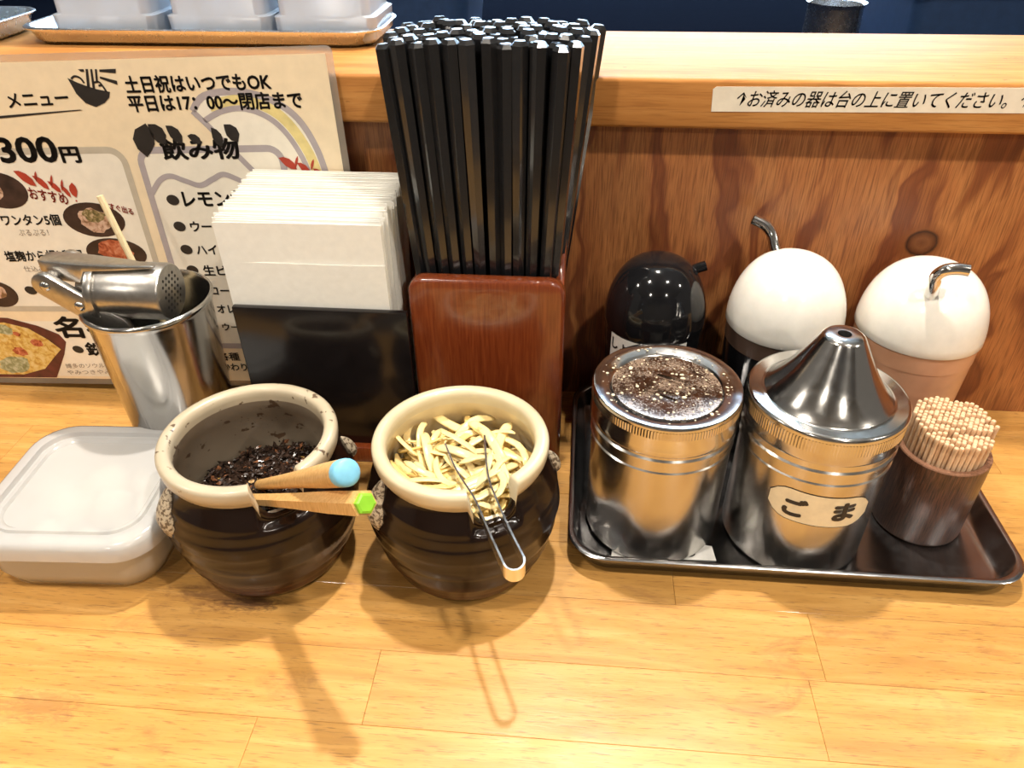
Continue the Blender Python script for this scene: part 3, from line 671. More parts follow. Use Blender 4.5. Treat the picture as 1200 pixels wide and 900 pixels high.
for i in range(N):
    t = i / (N - 1)
    yb = -0.0762 + t * 0.0415; yt = -0.0768 + t * 0.0585; zt = 0.1575 + t * 0.007
    H_ = 0.1425; zb = 0.0125 + t * 0.004
    o = link('paper_napkin', variants[i % 6])
    xo = -0.1455 + 0.0006 * math.sin(i * 2.1) + random.uniform(-0.0008, 0.0008) - 0.0022 * (t < 0.4) * random.random()
    o.location = (xo, yb, zb)
    o.rotation_euler = (-math.atan2(yt - yb, H_), random.uniform(-0.006, 0.006), random.uniform(-0.008, 0.008))
    o.scale = (1, 1, (zt - zb + random.uniform(-0.0012, 0.0012)) / H_)
    tag(o, 'white folded paper napkin standing in the black napkin stand', 'napkin', 'paper napkins in the stand')
    if i == 0:
        tag(o, 'frontmost white paper napkin, its fold showing above the black panel')
        V, F = napkin_mesh(11).vertices, None
        f = link('folded_flap', variants[1], o, (0, -0.0006, 0)); f.scale = (1.0, 1.0, 0.84)

# chopsticks
def chop_mesh():
    L_ = 0.232; prof = [(0.0024, 0.0), (0.0026, 0.001), (0.0034, 0.11), (0.0045, L_ - 0.0020), (0.0028, L_)]
    V, F = [], []
    for r, z in prof:
        for k in range(6): V.append((r * math.cos(k * math.pi / 3), r * math.sin(k * math.pi / 3), z))
    for i in range(len(prof) - 1):
        for k in range(6): F.append((i * 6 + k, i * 6 + (k + 1) % 6, i * 6 + 6 + (k + 1) % 6, i * 6 + 6 + k))
    F += [(5, 4, 3, 2, 1, 0), tuple(range(24, 30))]
    return mesh('chopstick', V, F, 'chopstick_black', False)
cm = chop_mesh()
nx, ny = 11, 8; cnt = 0
for j in range(ny):
    for i in range(nx):
        fx = (i + (0.5 if j % 2 else 0.0)) / (nx - 0.5); fy = j / (ny - 1)
        bx = -0.0755 + fx * 0.0590; by = -0.0655 + fy * 0.047
        fl, frr, bl, br = Vector((-0.0955, -0.0575)), Vector((-0.0065, -0.0635)), Vector((-0.091, -0.002)), Vector((0.0085, -0.006))
        tp = (fl * (1 - fx) + frr * fx) * (1 - fy) + (bl * (1 - fx) + br * fx) * fy
        tx = tp.x + random.uniform(-0.0012, 0.0012); ty = tp.y + random.uniform(-0.0010, 0.0010)
        d = Vector((tx - bx, ty - by, 0.228)).normalized()
        o = link('chopstick', cm); o.location = (bx, by, 0.0122)
        o.rotation_mode = 'QUATERNION'
        q = Vector((0, 0, 1)).rotation_difference(d); o.rotation_quaternion = q @ Matrix.Rotation(R(90) + random.uniform(-0.3, 0.3), 3, 'Z').to_quaternion()
        o.scale = (1, 1, random.uniform(0.994, 1.008))
        tag(o, 'black hexagonal chopstick standing in the red wooden box', 'chopstick', 'black chopsticks in the box')

# ------------------------------------------------------------------ stoneware jars
def jar(cx, cy, notch_deg, inner, rim_mat, label, lug_l, lug_r):
    t = thing('stoneware_jar', label, 'jar', (cx, cy, 0.0), 'stoneware condiment jars')
    W1, W0 = 15.0, 16.2
    def dg(a): return abs((math.degrees(a) - notch_deg + 180) % 360 - 180)
    def fn(r, z, a):
        d = dg(a); k = 1.0 if d < W1 else max(0.0, (W0 - d) / (W0 - W1)); zb = 0.0585
        if z > zb and k > 0:
            zn = zb + (z - zb) * (0.16 + 0.5 * (d / W0) ** 4)
            z2 = z + (zn - z) * k
            r2 = r + ((0.0432 if r > 0.0400 else 0.0398) - r) * 0.85 * k * min(1, (z - zb) / 0.01)
            return r2, z2
        if z < 0.063 and z > 0.004 and r > 0.03:
            r = r + 0.00028 * math.sin(z * 1050) + 0.0003 * math.sin(z * 470 + a)
        return r, z
    body = [(0, 0.001), (0.034, 0.0), (0.0365, 0.0010), (0.0385, 0.004)]
    pts = [(0.0385, 0.004), (0.0436, 0.014), (0.0472, 0.026), (0.0495, 0.038), (0.0490, 0.048), (0.0462, 0.057), (0.0428, 0.0640), (0.0418, 0.0668)]
    body += [(p.x, p.y) for p in catmull([(a, b, 0) for a, b in pts], 5)][1:]
    rimo = [(0.0418, 0.0668), (0.0425, 0.0684), (0.0434, 0.0699), (0.0438, 0.0722), (0.0439, 0.0748), (0.0433, 0.0763), (0.0420, 0.0770), (0.0398, 0.0773), (0.0379, 0.0767), (0.0368, 0.0750), (0.0366, 0.0725), (0.0366, 0.0700)]
    inn = [(0.0366, 0.0700), (0.0372, 0.066), (0.0400, 0.060), (0.0430, 0.052), (0.0448, 0.042), (0.0440, 0.028), (0.0385, 0.013), (0.030, 0.0065), (0, 0.006)]
    KZ = 1.062
    body, rimo, inn = [[(a, b * KZ) for a, b in q] for q in (body, rimo, inn)]
    seg = 240
    obj('body', lathe(body, cx, cy, seg, fn), 'brown_glaze', t)
    rv, rf = lathe(rimo, cx, cy, seg, fn)
    mi = [1 if dg(2 * math.pi * (i % seg + 0.5) / seg) < W1 - 1.2 else 0 for i in range(len(rf))]
    obj('rim', (rv, rf), [rim_mat, 'brown_glaze'], t, sharp=60, midx=mi)
    obj('inner_wall', lathe(inn, cx, cy, seg, lambda r, z, a: fn(r, z, a) if z > 0.064 else (r, z)), inner, t)
    for ang, sc in ((lug_l, 1.0), (lug_r, 0.5)):
        V, F = blob((0, 0, 0), 1, 1, 1, 16, 10)
        a = R(ang); out = []
        for x, y, z in V:
            zz = 0.0575 + z * 0.0145 * sc
            rr = 0.0480 - max(0, zz - 0.054) * 0.40 + x * 0.0045
            aa = a + y * 0.16 * sc * (1.1 - 0.5 * z)
            out.append((cx + rr * math.cos(aa), cy + rr * math.sin(aa), zz))
        obj('lug', (out, F), 'speckled_glaze', t)
    return t
JL = (-0.1575, -0.1585); JR = (-0.0515, -0.1525)
jar(*JL, -52, 'grey_inner_glaze', 'cream_glaze_spotted', 'brown stoneware jar of chopped black pickle beside the plastic container', 225, 28)
jar(*JR, -61, 'cream_inner_glaze', 'cream_glaze', 'brown stoneware jar of pale shredded strips with steel tongs', 214, 16)

# chopped black pickle
def bits():
    rng = random.Random(3); V, F, M = [], [], []
    for k in range(2600):
        r = 0.0405 * math.sqrt(rng.random()); a = rng.uniform(0, 2 * math.pi); x, y = r * math.cos(a), r * math.sin(a)
        h = 0.046 - 0.06 * (r / 0.04) ** 2 * 0.06 + 0.10 * x + 0.02 * y + 0.002 * math.sin(x * 260) * math.cos(y * 210) - rng.random() * 0.006
        s = rng.uniform(0.0006, 0.0018)
        m = Matrix.Rotation(rng.uniform(0, 6), 3, 'Z') @ Matrix.Rotation(rng.uniform(-0.9, 0.9), 3, 'X')
        n = len(V)
        for dx, dy, dz in ((1.6, 0, 0.1), (0.1, 0.8, -0.1), (-1.5, 0.1, 0.2), (0, -0.8, 0), (0.1, 0, 0.7), (0, 0.1, -0.6)):
            v = m @ Vector((dx * s * rng.uniform(0.7, 1.3), dy * s * rng.uniform(0.7, 1.3), dz * s)); V.append((JL[0] + x + v.x, JL[1] + y + v.y, h + v.z))
        F += [tuple(n + i for i in q) for q in ((0, 1, 4), (1, 2, 4), (2, 3, 4), (3, 0, 4), (1, 0, 5), (2, 1, 5), (3, 2, 5), (0, 3, 5))]
        M += [0 if rng.random() < 0.88 else (1 if rng.random() < 0.93 else 2)] * 8
    n = len(V); seg = 40
    V2, F2 = lathe([(0, 0.0425), (0.02, 0.0425), (0.040, 0.040), (0.0435, 0.033)], *JL, seg)
    V += [(x, y, z + 0.10 * (x - JL[0])) for x, y, z in V2]; F += [tuple(i + n for i in f) for f in F2]; M += [0] * len(F2)
    return V, F, M
top('chopped_black_pickle', bits(), ['black_pickle', 'brown_pickle', 'yellow_pickle'], 'chopped black pickled greens filling the jar with the wooden spoons', 'pickle', (*JL, 0.033), kind='stuff', smooth=False)

# pale strips
def strip_mesh(seed):
    rng = random.Random(seed); L_ = rng.uniform(0.028, 0.048); cv = rng.uniform(-70, 70); P = []; x = y = 0; a = 0; n = 9
    lift = rng.uniform(0.001, 0.005); wv = rng.uniform(0.5, 1.4)
    for i in range(n + 1):
        P.append(Vector((x, y, lift * math.sin(wv * math.pi * i / n) + rng.uniform(-0.0003, 0.0003))))
        x += math.cos(a) * L_ / n; y += math.sin(a) * L_ / n; a += cv * L_ / n + rng.uniform(-0.12, 0.12)
    c = sum(P, Vector()) / len(P); P = [p - c for p in P]
    wd = rng.uniform(0.0017, 0.0027); th = wd * rng.uniform(0.22, 0.36); V, F = [], []
    for i, (p, (t, nn, b)) in enumerate(zip(P, frames(P))):
        k = 0.35 if i in (0, n) else 1.0
        for u_, v_ in ((1, 0.35), (0.6, 1), (-0.6, 1), (-1, 0.3), (-0.7, -0.9), (0.7, -0.9)): V.append(p + b * (u_ * wd * k) + nn * (v_ * th * k))
    for i in range(n):
        for k in range(6): F.append((i * 6 + k, i * 6 + (k + 1) % 6, i * 6 + 6 + (k + 1) % 6, i * 6 + 6 + k))
    F += [(5, 4, 3, 2, 1, 0), tuple(range(n * 6, n * 6 + 6))]
    return fixn(mesh('shredded_strip', V, F, 'pale_strip' if seed % 3 else 'pale_strip_deep', True))
sv = [strip_mesh(k) for k in range(16)]
rng = random.Random(5)
for k in range(230):
    lay = k / 230; rmax = 0.0300 if lay > 0.5 else 0.032
    r = rmax * math.sqrt(rng.random()); a = rng.uniform(0, 2 * math.pi)
    x, y = r * math.cos(a), r * math.sin(a)
    z = 0.040 + lay * 0.0265 + 0.002 * (1 - (r / rmax) ** 2) + 0.05 * (y / 1.0) * 0.3
    near = r > 0.016
    o = link('shredded_strip', sv[rng.randrange(16)]); o.location = (JR[0] + x, JR[1] + y, z)
    yaw = a + math.pi / 2 + rng.uniform(-0.6, 0.6) if near else rng.uniform(0, 6.28)
    o.rotation_euler = (rng.uniform(-0.45, 0.45), rng.uniform(-0.4, 0.4), yaw)
    tag(o, 'pale yellow shredded strip in the jar with the steel tongs', 'pickle', 'pale strips in the jar')
for px_, py_, pz_ in ((-0.0365, -0.178, 0.0585), (-0.034, -0.181, 0.0565), (-0.039, -0.174, 0.061), (-0.035, -0.175, 0.060), (-0.041, -0.178, 0.0585), (-0.032, -0.177, 0.058)):
    o = link('shredded_strip', sv[rng.randrange(16)]); o.location = (px_, py_, pz_)
    o.rotation_euler = (rng.uniform(-0.2, 0.2), 0.25, R(-58) + rng.uniform(-0.5, 0.5)); o.scale = (0.55, 0.8, 0.8)
    tag(o, 'pale yellow shredded strip in the jar with the steel tongs', 'pickle', 'pale strips in the jar')

# wooden spoons
def spoon(tip, start, capmat, label, rtip, seg=6, c0=0.985):
    tip, start = Vector(tip), Vector(start); d = (tip - start); L_ = d.length; d.normalize()
    t = thing('wooden_spoon', label, 'spoon', start, 'wooden spoons in the black pickle')
    ps = [start + d * (L_ * k) for k in (0, 0.1, 0.3, 0.55, 0.8, c0)]
    obj('handle', tube(ps, [0.0028, 0.0030, 0.0034, 0.0041, rtip * 0.95, rtip], seg), 'bamboo', t, smooth=seg > 6, sharp=40)
    obj('end_cap', tube([start + d * (L_ * c0 + 0.00002), start + d * (L_ - 0.0012), start + d * (L_ - 0.0004), start + d * L_], [rtip * (1.0 if seg > 6 else 0.8), rtip * (1.0 if seg > 6 else 0.8), rtip * 0.85 if seg > 6 else rtip * 0.78, rtip * 0.6], seg), capmat, t, smooth=seg > 6, sharp=50)
    s = start - d * 0.006
    V, F = lathe([(0.0, -0.003), (0.004, -0.0015), (0.0055, 0.001), (0.0050, 0.001), (0.0035, -0.0008), (0, -0.002)], 0, 0, 20)
    obj('bowl', ([(s.x + x, s.y + y * 0.8, s.z + z) for x, y, z in V], F), 'bamboo', t)
spoon((-0.0745, -0.2345, 0.1145), (-0.1720, -0.1610, 0.0380), 'green_cap', 'wooden spoon with a green tipped handle resting in the jar notch', 0.0056)
spoon((-0.0825, -0.2275, 0.1235), (-0.1590, -0.1574, 0.0455), 'blue_cap', 'wooden spoon with a light blue tipped handle resting in the jar notch', 0.0056, 18, 0.955)

# tongs
def tongs():
    t = thing('steel_tongs', 'small stainless steel tongs hooked over the notch of the pale strip jar', 'tongs', (-0.035, -0.185, 0.062))
    Lp = [(-0.0607, -0.1465, 0.0712), (-0.0521, -0.1662, 0.0717), (-0.0401, -0.1878, 0.0737), (-0.0315, -0.2080, 0.0752), (-0.0232, -0.2265, 0.0762)]
    Rp = [(-0.0415, -0.1382, 0.0712), (-0.0364, -0.1680, 0.0717), (-0.0302, -0.1870, 0.0737), (-0.0225, -0.2060, 0.0752), (-0.0150, -0.2225, 0.0762)]
    def strip(path, wd, th=0.00045):
        V, F = [], []; P = [Vector(p) for p in path]
        for i, p in enumerate(P):
            tt = (P[min(i + 1, len(P) - 1)] - P[max(i - 1, 0)]).normalized(); side = tt.cross(Vector((0, 0, 1))).normalized(); up = side.cross(tt).normalized()
            w_ = wd[i]
            for a, b in ((1, 0), (1, -1), (-1, -1), (-1, 0)): V.append(p + side * th * a + up * b * w_)
        for i in range(len(P) - 1):
            for k in range(4): F.append((i * 4 + k, i * 4 + (k + 1) % 4, i * 4 + 4 + (k + 1) % 4, i * 4 + 4 + k))
        F += [(3, 2, 1, 0), tuple(range((len(P) - 1) * 4, len(P) * 4))]
        return V, F
    for path in (Lp, Rp):
        c = catmull(path, 5); n = len(c)
        wd = [0.0052 + (0.004 * max(0, 1 - i / 5)) + 0.0018 * max(0, (i - n + 8) / 8) for i in range(n)]
        obj('arm', strip(c, wd), 'tong_steel', t, sharp=40)
    a, b = Vector(Lp[-1]), Vector(Rp[-1]); m = (a + b) / 2; ax = (a - m); fwd = Vector((0.35, -0.93, 0.0)).normalized() * ax.length * 1.15
    arc = [m + ax * math.cos(R(k * 15)) + fwd * math.sin(R(k * 15)) for k in range(13)]
    obj('bend', strip(arc, [0.0072] * 13), 'tong_steel', t, sharp=40)
tongs()

# ------------------------------------------------------------------ frosted plastic container
cont = thing('plastic_container', 'frosted plastic container with a lid, filled with pale garlic, beside the black pickle jar', 'container', (-0.2575, -0.153, 0))
CX, CY, CR = -0.2560, -0.1545, R(3)
obj('body', rloft(CX, CY, [(0.038, 0.037, 0.016, 0.0), (0.0415, 0.0405, 0.018, 0.002), (0.0455, 0.0440, 0.019, 0.013), (0.0475, 0.0455, 0.020, 0.0320), (0.0468, 0.0448, 0.020, 0.0320), (0.0448, 0.0433, 0.019, 0.013), (0.0408, 0.0398, 0.018, 0.0032), (0.037, 0.036, 0.016, 0.0014)], 8, rot=CR), 'frosted_plastic', cont, sharp=60)
obj('lid', rloft(CX, CY, [(0.0500, 0.0480, 0.021, 0.0286), (0.0508, 0.0488, 0.0215, 0.0290), (0.0504, 0.0484, 0.0215, 0.0360), (0.0492, 0.0472, 0.021, 0.0384), (0.0470, 0.0450, 0.020, 0.0394), (0.0422, 0.0402, 0.017, 0.0394), (0.0412, 0.0392, 0.0165, 0.0370), (0.0394, 0.0374, 0.016, 0.0368),
    (0.0386, 0.0366, 0.015, 0.0382), (0.0376, 0.0356, 0.0145, 0.0383), (0.0368, 0.0348, 0.014, 0.0382), (0.0356, 0.0336, 0.0135, 0.0368)], 8, cap0=False, rot=CR), 'frosted_lid', cont, sharp=40)
rng = random.Random(9); gi = 0
for gx, gy, gz in ((-0.280, -0.172, 0.011), (-0.258, -0.176, 0.011), (-0.237, -0.168, 0.011), (-0.281, -0.148, 0.011), (-0.257, -0.151, 0.011), (-0.235, -0.145, 0.011), (-0.272, -0.128, 0.011), (-0.247, -0.126, 0.011), (-0.268, -0.160, 0.0235), (-0.246, -0.158, 0.0235), (-0.258, -0.138, 0.0235)):
    V, F = blob((0, 0, 0), 0.0098, 0.0112, 0.0085, 12, 8)
    rz = rng.uniform(0, 6); V = [(gx + (x * (1 - 30 * y)) * math.cos(rz) - y * math.sin(rz), gy + x * math.sin(rz) + y * math.cos(rz), gz + z) for x, y, z in V]
    top('garlic_clove', (V, F), 'garlic', 'pale peeled garlic clove inside the frosted plastic container', 'garlic', (gx, gy, gz), 'garlic cloves in the container')

# ------------------------------------------------------------------ steel cup with garlic press and skewer
KX, KY = -0.2395, -0.0800
top('steel_cup', lathe([(0, 0.0008), (0.0275, 0.0), (0.0290, 0.0012), (0.0338, 0.1060), (0.0352, 0.1082), (0.0358, 0.1098), (0.0354, 0.1114), (0.0342, 0.1118), (0.0334, 0.1106), (0.0331, 0.1070), (0.0284, 0.003), (0, 0.002)], KX, KY, 72), 'steel',
    'plain stainless steel cup holding the garlic press in front of the menu', 'cup', (KX, KY, 0), sharp=60)
def press():
    t = thing('garlic_press', 'grey metal garlic press with perforated drum lying in the steel cup', 'garlic press', (-0.245, -0.085, 0.112))
    def cyl_x(x0, x1, cy, cz, prof, seg=40):
        V, F = lathe(prof, 0, 0, seg); return [(z, cy + x, cz + y) for x, y, z in V], F
    cy, cz = -0.0865, 0.1195; x0, x1 = -0.2575, -0.2195
    drum = obj('drum', cyl_x(0, 0, cy, cz, [(0.0125, x0), (0.0158, x0), (0.0158, x1 - 0.001), (0.0150, x1), (0, x1)]), 'cast_steel', t, sharp=40)
    obj('drum_inside', cyl_x(0, 0, cy, cz, [(0, x0 + 0.012), (0.0124, x0 + 0.012), (0.0124, x0 + 0.0002)]), 'cast_steel', t, sharp=40)
    obj('collar', cyl_x(0, 0, cy, cz, [(0.0158, x0 - 0.002), (0.0176, x0 - 0.002), (0.0180, x0), (0.0176, x0 + 0.002), (0.0158, x0 + 0.002)]), 'cast_steel', t, sharp=40)
    hv = []
    for j in range(-3, 4):
        for i in range(-2, 3):
            y = (i + (0.5 if j % 2 else 0)) * 0.0036; z = j * 0.0030
            if y * y + z * z < 0.0108 ** 2:
                V, F = lathe([(0, 0), (0.00095, 0.0)], 0, 0, 8)
                hv.append(([(x1 + 0.00008, cy + y + a, cz + z + b) for a, b, _ in V], F))
    obj('hole', join(*hv), 'dark_hole', drum, smooth=False); drum.children[0]['kind'] = 'stuff'
    # upper lever: tapering plate lying on the drum
    P = [(-0.286, -0.0880, 0.0050), (-0.281, -0.0880, 0.0066), (-0.2640, -0.0890, 0.0068), (-0.2600, -0.0892, 0.0066), (-0.238, -0.0900, 0.0046), (-0.222, -0.0912, 0.0014)]
    TH = [0.0065, 0.0105, 0.0110, 0.0042, 0.0026, 0.0012]
    V, F = [], []
    for x, y, hw in P:
        zt = 0.1395 - (x + 0.286) * 0.03; th = TH[len(V) // 4]
        V += [(x, y - hw, zt), (x, y + hw, zt), (x, y + hw, zt - th), (x, y - hw, zt - th)]
    for i in range(len(P) - 1):
        for k in range(4): F.append((i * 4 + k, i * 4 + (k + 1) % 4, i * 4 + 4 + (k + 1) % 4, i * 4 + 4 + k))
    F += [(3, 2, 1, 0), (20, 21, 22, 23)]
    obj('lever', bevel_vf((V, F), 0.0012, 2, 25), 'cast_steel', t, sharp=40)
    for yy in (-0.1030, -0.0720):
        # side arms from the hinge down into the cup
        a, b = Vector((-0.2815, 0, 0.1285)), Vector((-0.2480, 0, 0.1035)); d = (b - a).normalized(); n = Vector((-d.z, 0, d.x)); out = []
        for k in range(9): an = R(90 + k * 22.5); q = a + d * math.cos(an) * 0.0068 + n * math.sin(an) * 0.0068; out.append((q.x, q.z))
        for k in range(9): an = R(-90 + k * 22.5); q = b + d * math.cos(an) * 0.0072 + n * math.sin(an) * 0.0072; out.append((q.x, q.z))
        yf = yy + (0.004 if yy < -0.09 else 0)
        arm = obj('side_arm', bevel_vf(prism(out, yf - 0.0022, yf + 0.0022), 0.0008, 2), 'cast_steel', t, sharp=40)
        for s_ in (0.02, 0.48):
            q = a + (b - a) * s_; V, F = lathe([(0, -0.0012), (0.0022, -0.0010), (0.0030, 0.0), (0.0030, 0.001)], 0, 0, 16)
            obj('rivet', ([(q.x + x, yf - 0.0022 + z, q.z + y) for x, y, z in V], F), 'steel', arm)
    obj('hinge_pin', tube([(-0.2815, -0.1005, 0.1285), (-0.2815, -0.0705, 0.1285)], 0.0045, 14), 'cast_steel', t, sharp=40)
    obj('plunger', cyl_x(0, 0, cy, cz, [(0, x0 - 0.012), (0.009, x0 - 0.012), (0.009, x0 - 0.006), (0.0118, x0 - 0.006), (0.0118, x0 + 0.006), (0, x0 + 0.006)]), 'cast_steel', t, sharp=40)
press()
a_, b_ = Vector((-0.2650, -0.0540, 0.1605)), Vector((-0.2270, -0.0700, 0.0035))
top('bamboo_skewer', tube([a_, a_ + (b_ - a_) * 0.5, b_], [0.0019, 0.0018, 0.0012], 8), 'skewer_wood', 'thin pale bamboo stick standing in the steel cup behind the garlic press', 'stick', b_, sharp=40)

# ------------------------------------------------------------------ seasoning tray and what stands on it
TZ = 0.0013
pressed_tray('seasoning_tray', 0.1225, -0.0865, 0.1185, 0.0800, 0.0, 0.0140, 0.020, 'steel_tray', 'rectangular dark steel tray under the shakers and sauce bottles', 'tray')
def knurl(r, z, a, seg): return r
def shaker_body(t, cx, cy, r, ztop):
    obj('body', lathe([(0, TZ + 0.0006), (r - 0.003, TZ + 0.0002), (r - 0.0006, TZ + 0.001), (r, TZ + 0.003), (r, ztop - 0.030), (r + 0.0007, ztop - 0.0293), (r, ztop - 0.0286), (r, ztop - 0.0238), (r + 0.0009, ztop - 0.0230), (r + 0.0009, ztop - 0.0215), (r, ztop - 0.0205), (r, ztop - 0.010), (r - 0.002, ztop - 0.008)], cx, cy, 96), 'steel_brushed', t, sharp=35)
def lid_band(t, cx, cy, r, z0, z1, mat, parent):
    seg = 320
    fn = lambda rr, z, a: (rr - (0.00028 if int(round(a / (2 * math.pi) * seg)) % 2 else 0), z)
    obj('knurled_band', lathe([(r, z0), (r, z1)], cx, cy, seg, fn), mat, parent, smooth=False)
# flat lidded shaker
cx, cy, r, zt = 0.0505, -0.1205, 0.0366, 0.0968
t = thing('seasoning_shaker', 'round steel shaker with a flat dusty lid, nearest the chopstick box', 'shaker', (cx, cy, TZ), 'steel shakers on the tray')
shaker_body(t, cx, cy, r, zt)
lid = obj('lid', lathe([(r + 0.0008, zt - 0.0185), (r + 0.0014, zt - 0.0170), (r + 0.0010, zt - 0.0150), (r + 0.0010, zt - 0.0078), (r + 0.0010, zt - 0.0030), (r + 0.0013, zt - 0.0015), (r + 0.0006, zt - 0.0002), (r - 0.001, zt), (r - 0.0050, zt - 0.0006), (r - 0.0066, zt - 0.0014), (r - 0.0080, zt - 0.0016), (r - 0.0090, zt - 0.0026)], cx, cy, 96), 'steel', t, sharp=50)
obj('lid_plate', lathe([(r - 0.0090, zt - 0.0026), (0.018, zt - 0.0022), (0.016, zt - 0.0028), (0.010, zt - 0.0026), (0, zt - 0.0026)], cx, cy, 96), 'dusty_steel', lid, sharp=60)
lid_band(t, cx, cy, r + 0.00125, zt - 0.0075, zt - 0.0030, 'steel_brushed', lid)
def diamond(s, z0, z1, w_):
    o = [(s, 0), (0, s), (-s, 0), (0, -s)]; i = [(s - w_, 0), (0, s - w_), (-s + w_, 0), (0, -s + w_)]; an = R(20)
    ro = lambda p: (cx + p[0] * math.cos(an) - p[1] * math.sin(an), cy + p[0] * math.sin(an) + p[1] * math.cos(an))
    V = [(*ro(p), z0) for p in o] + [(*ro(p), z1) for p in o] + [(*ro(p), z1) for p in i] + [(*ro(p), z0) for p in i]; F = []
    for k in range(4):
        k2 = (k + 1) % 4
        for a in (0, 4, 8): F.append((a + k, a + k2, a + 4 + k2, a + 4 + k))
    return V, F
obj('embossed_square', join(diamond(0.0125, zt - 0.0030, zt - 0.0018, 0.0016), diamond(0.0075, zt - 0.0030, zt - 0.0018, 0.0012)), 'dusty_steel', lid, smooth=False)
rng = random.Random(21); cv = []
for k in range(210):
    rr = (r - 0.002) * math.sqrt(rng.random()); a = rng.uniform(0, 6.283); s = rng.choice((0.0002, 0.0003, 0.0004, 0.0005, 0.0008))
    cv.append(blob((cx + rr * math.cos(a), cy + rr * math.sin(a), zt - 0.0025 + (0.0019 if rr > r - 0.008 else 0) + 0.0001), s * rng.uniform(0.8, 1.8), s * rng.uniform(0.8, 1.6), 0.00025, 6, 4, 0.2, rng))
top('crumbs', join(*cv), 'crumb', 'pale crumbs and dust scattered on the flat shaker lid', 'crumbs', (cx, cy, zt - 0.0025), kind='stuff')
# sesame shaker
cx, cy, r, zt = 0.1290, -0.1225, 0.0372, 0.0970
t = thing('sesame_shaker', 'tall steel shaker with a funnel shaped lid and a cream Japanese label', 'shaker', (cx, cy, TZ), 'steel shakers on the tray')
shaker_body(t, cx, cy, r, zt)
pf = [(r + 0.0006, zt - 0.0165), (r + 0.0012, zt - 0.0150), (r + 0.0012, zt - 0.0032), (r + 0.0015, zt - 0.0012), (r + 0.0008, zt), (r - 0.0005, zt + 0.0004), (r - 0.0050, zt - 0.0004), (r - 0.0065, zt + 0.0002)]
pf += [(p.x, p.y) for p in catmull([(r - 0.0065, zt + 0.0002, 0), (0.0270, zt + 0.0040, 0), (0.0212, zt + 0.0120, 0), (0.0158, zt + 0.0215, 0), (0.0112, zt + 0.0300, 0), (0.0100, zt + 0.0322, 0)], 5)][1:]
pf += [(0.0088, zt + 0.0332), (0.0074, zt + 0.0338), (0.0032, zt + 0.0336), (0.0030, zt + 0.0326), (0.0030, zt + 0.0260)]
lid = obj('lid', lathe(pf, cx, cy, 96), 'steel', t, sharp=50)
lid_band(t, cx, cy, r + 0.0014, zt - 0.0100, zt - 0.0034, 'steel_brushed', lid)
obj('pour_hole', lathe([(0, zt + 0.0262), (0.0031, zt + 0.0262)], cx, cy, 20), 'dark_hole', lid)
def on_can(pts, off):
    return [(cx + (r + off) * math.sin(u / r), cy - (r + off) * math.cos(u / r), z) for u, z in pts]
U0, U1, ZA, ZB = -0.0275, 0.0240, 0.0405, 0.0600
def lab_outline(k):
    top_, bot = [], []
    for i in range(17):
        s = i / 16; u = U0 + (U1 - U0) * s
        e = min(1, min(s, 1 - s) / 0.2); e = math.sin(e * math.pi / 2) ** 0.7 if e < 1 else 1
        m = (ZA + ZB) / 2 + 0.0035 * (0.5 - s); h = (ZB - ZA) / 2 * (0.35 + 0.65 * e) + k
        uu = u + (k if s == 1 else -k if s == 0 else 0)
        top_.append((uu, m + h)); bot.append((uu, m - h))
    return top_, bot
def lab_mesh(k, off):
    a, b = lab_outline(k); V = on_can(a, off) + on_can(b, off); n = len(a)
    return V, [(i, i + 1, n + i + 1, n + i) for i in range(n - 1)]
lab = obj('label', lab_mesh(0.0005, 0.00012), 'ink', t)
obj('label_face', lab_mesh(0.0, 0.00022), 'label_paper', lab)
for s_, u_ in (('ご', -0.0200), ('ま', 0.0040)):
    V, F = text_fit(s_, u_, 0.0440, 0.0118, 0.0122, 0.055)
    obj('lettering', (on_can(V, 0.00036), F), 'ink', lab, smooth=False)
V, F = text_fit('かながわ屋製', 0, 0, 0.011, 0.0016, 0.0)
# toothpick holder
cx, cy, r = 0.2025, -0.1095, 0.0235
t = thing('toothpick_holder', 'round dark wooden toothpick holder at the corner of the steel tray', 'holder', (cx, cy, TZ))
obj('body', lathe([(0, TZ), (r - 0.0015, TZ), (r - 0.0005, TZ + 0.0008), (r, TZ + 0.003), (r, 0.0545)], cx, cy, 64), 'dark_wood', t, sharp=40)
obj('rim', lathe([(r, 0.0545), (r - 0.0004, 0.0552), (r - 0.0030, 0.0552), (r - 0.0034, 0.0545), (r - 0.0034, 0.010), (0, 0.010)], cx, cy, 64), 'dark_wood_cut', t, sharp=40)
def pick_mesh():
    V, F = lathe([(0, 0), (0.0003, 0.0005), (0.00115, 0.008), (0.00120, 0.050), (0.00100, 0.0508), (0.00118, 0.0516), (0.00100, 0.0524), (0.00118, 0.0532), (0.00118, 0.0558), (0.00100, 0.0562), (0, 0.0562)], 0, 0, 7)
    return fixn(mesh('toothpick', V, F, 'toothpick_wood', True))
pm = pick_mesh(); rng = random.Random(4); k = 0
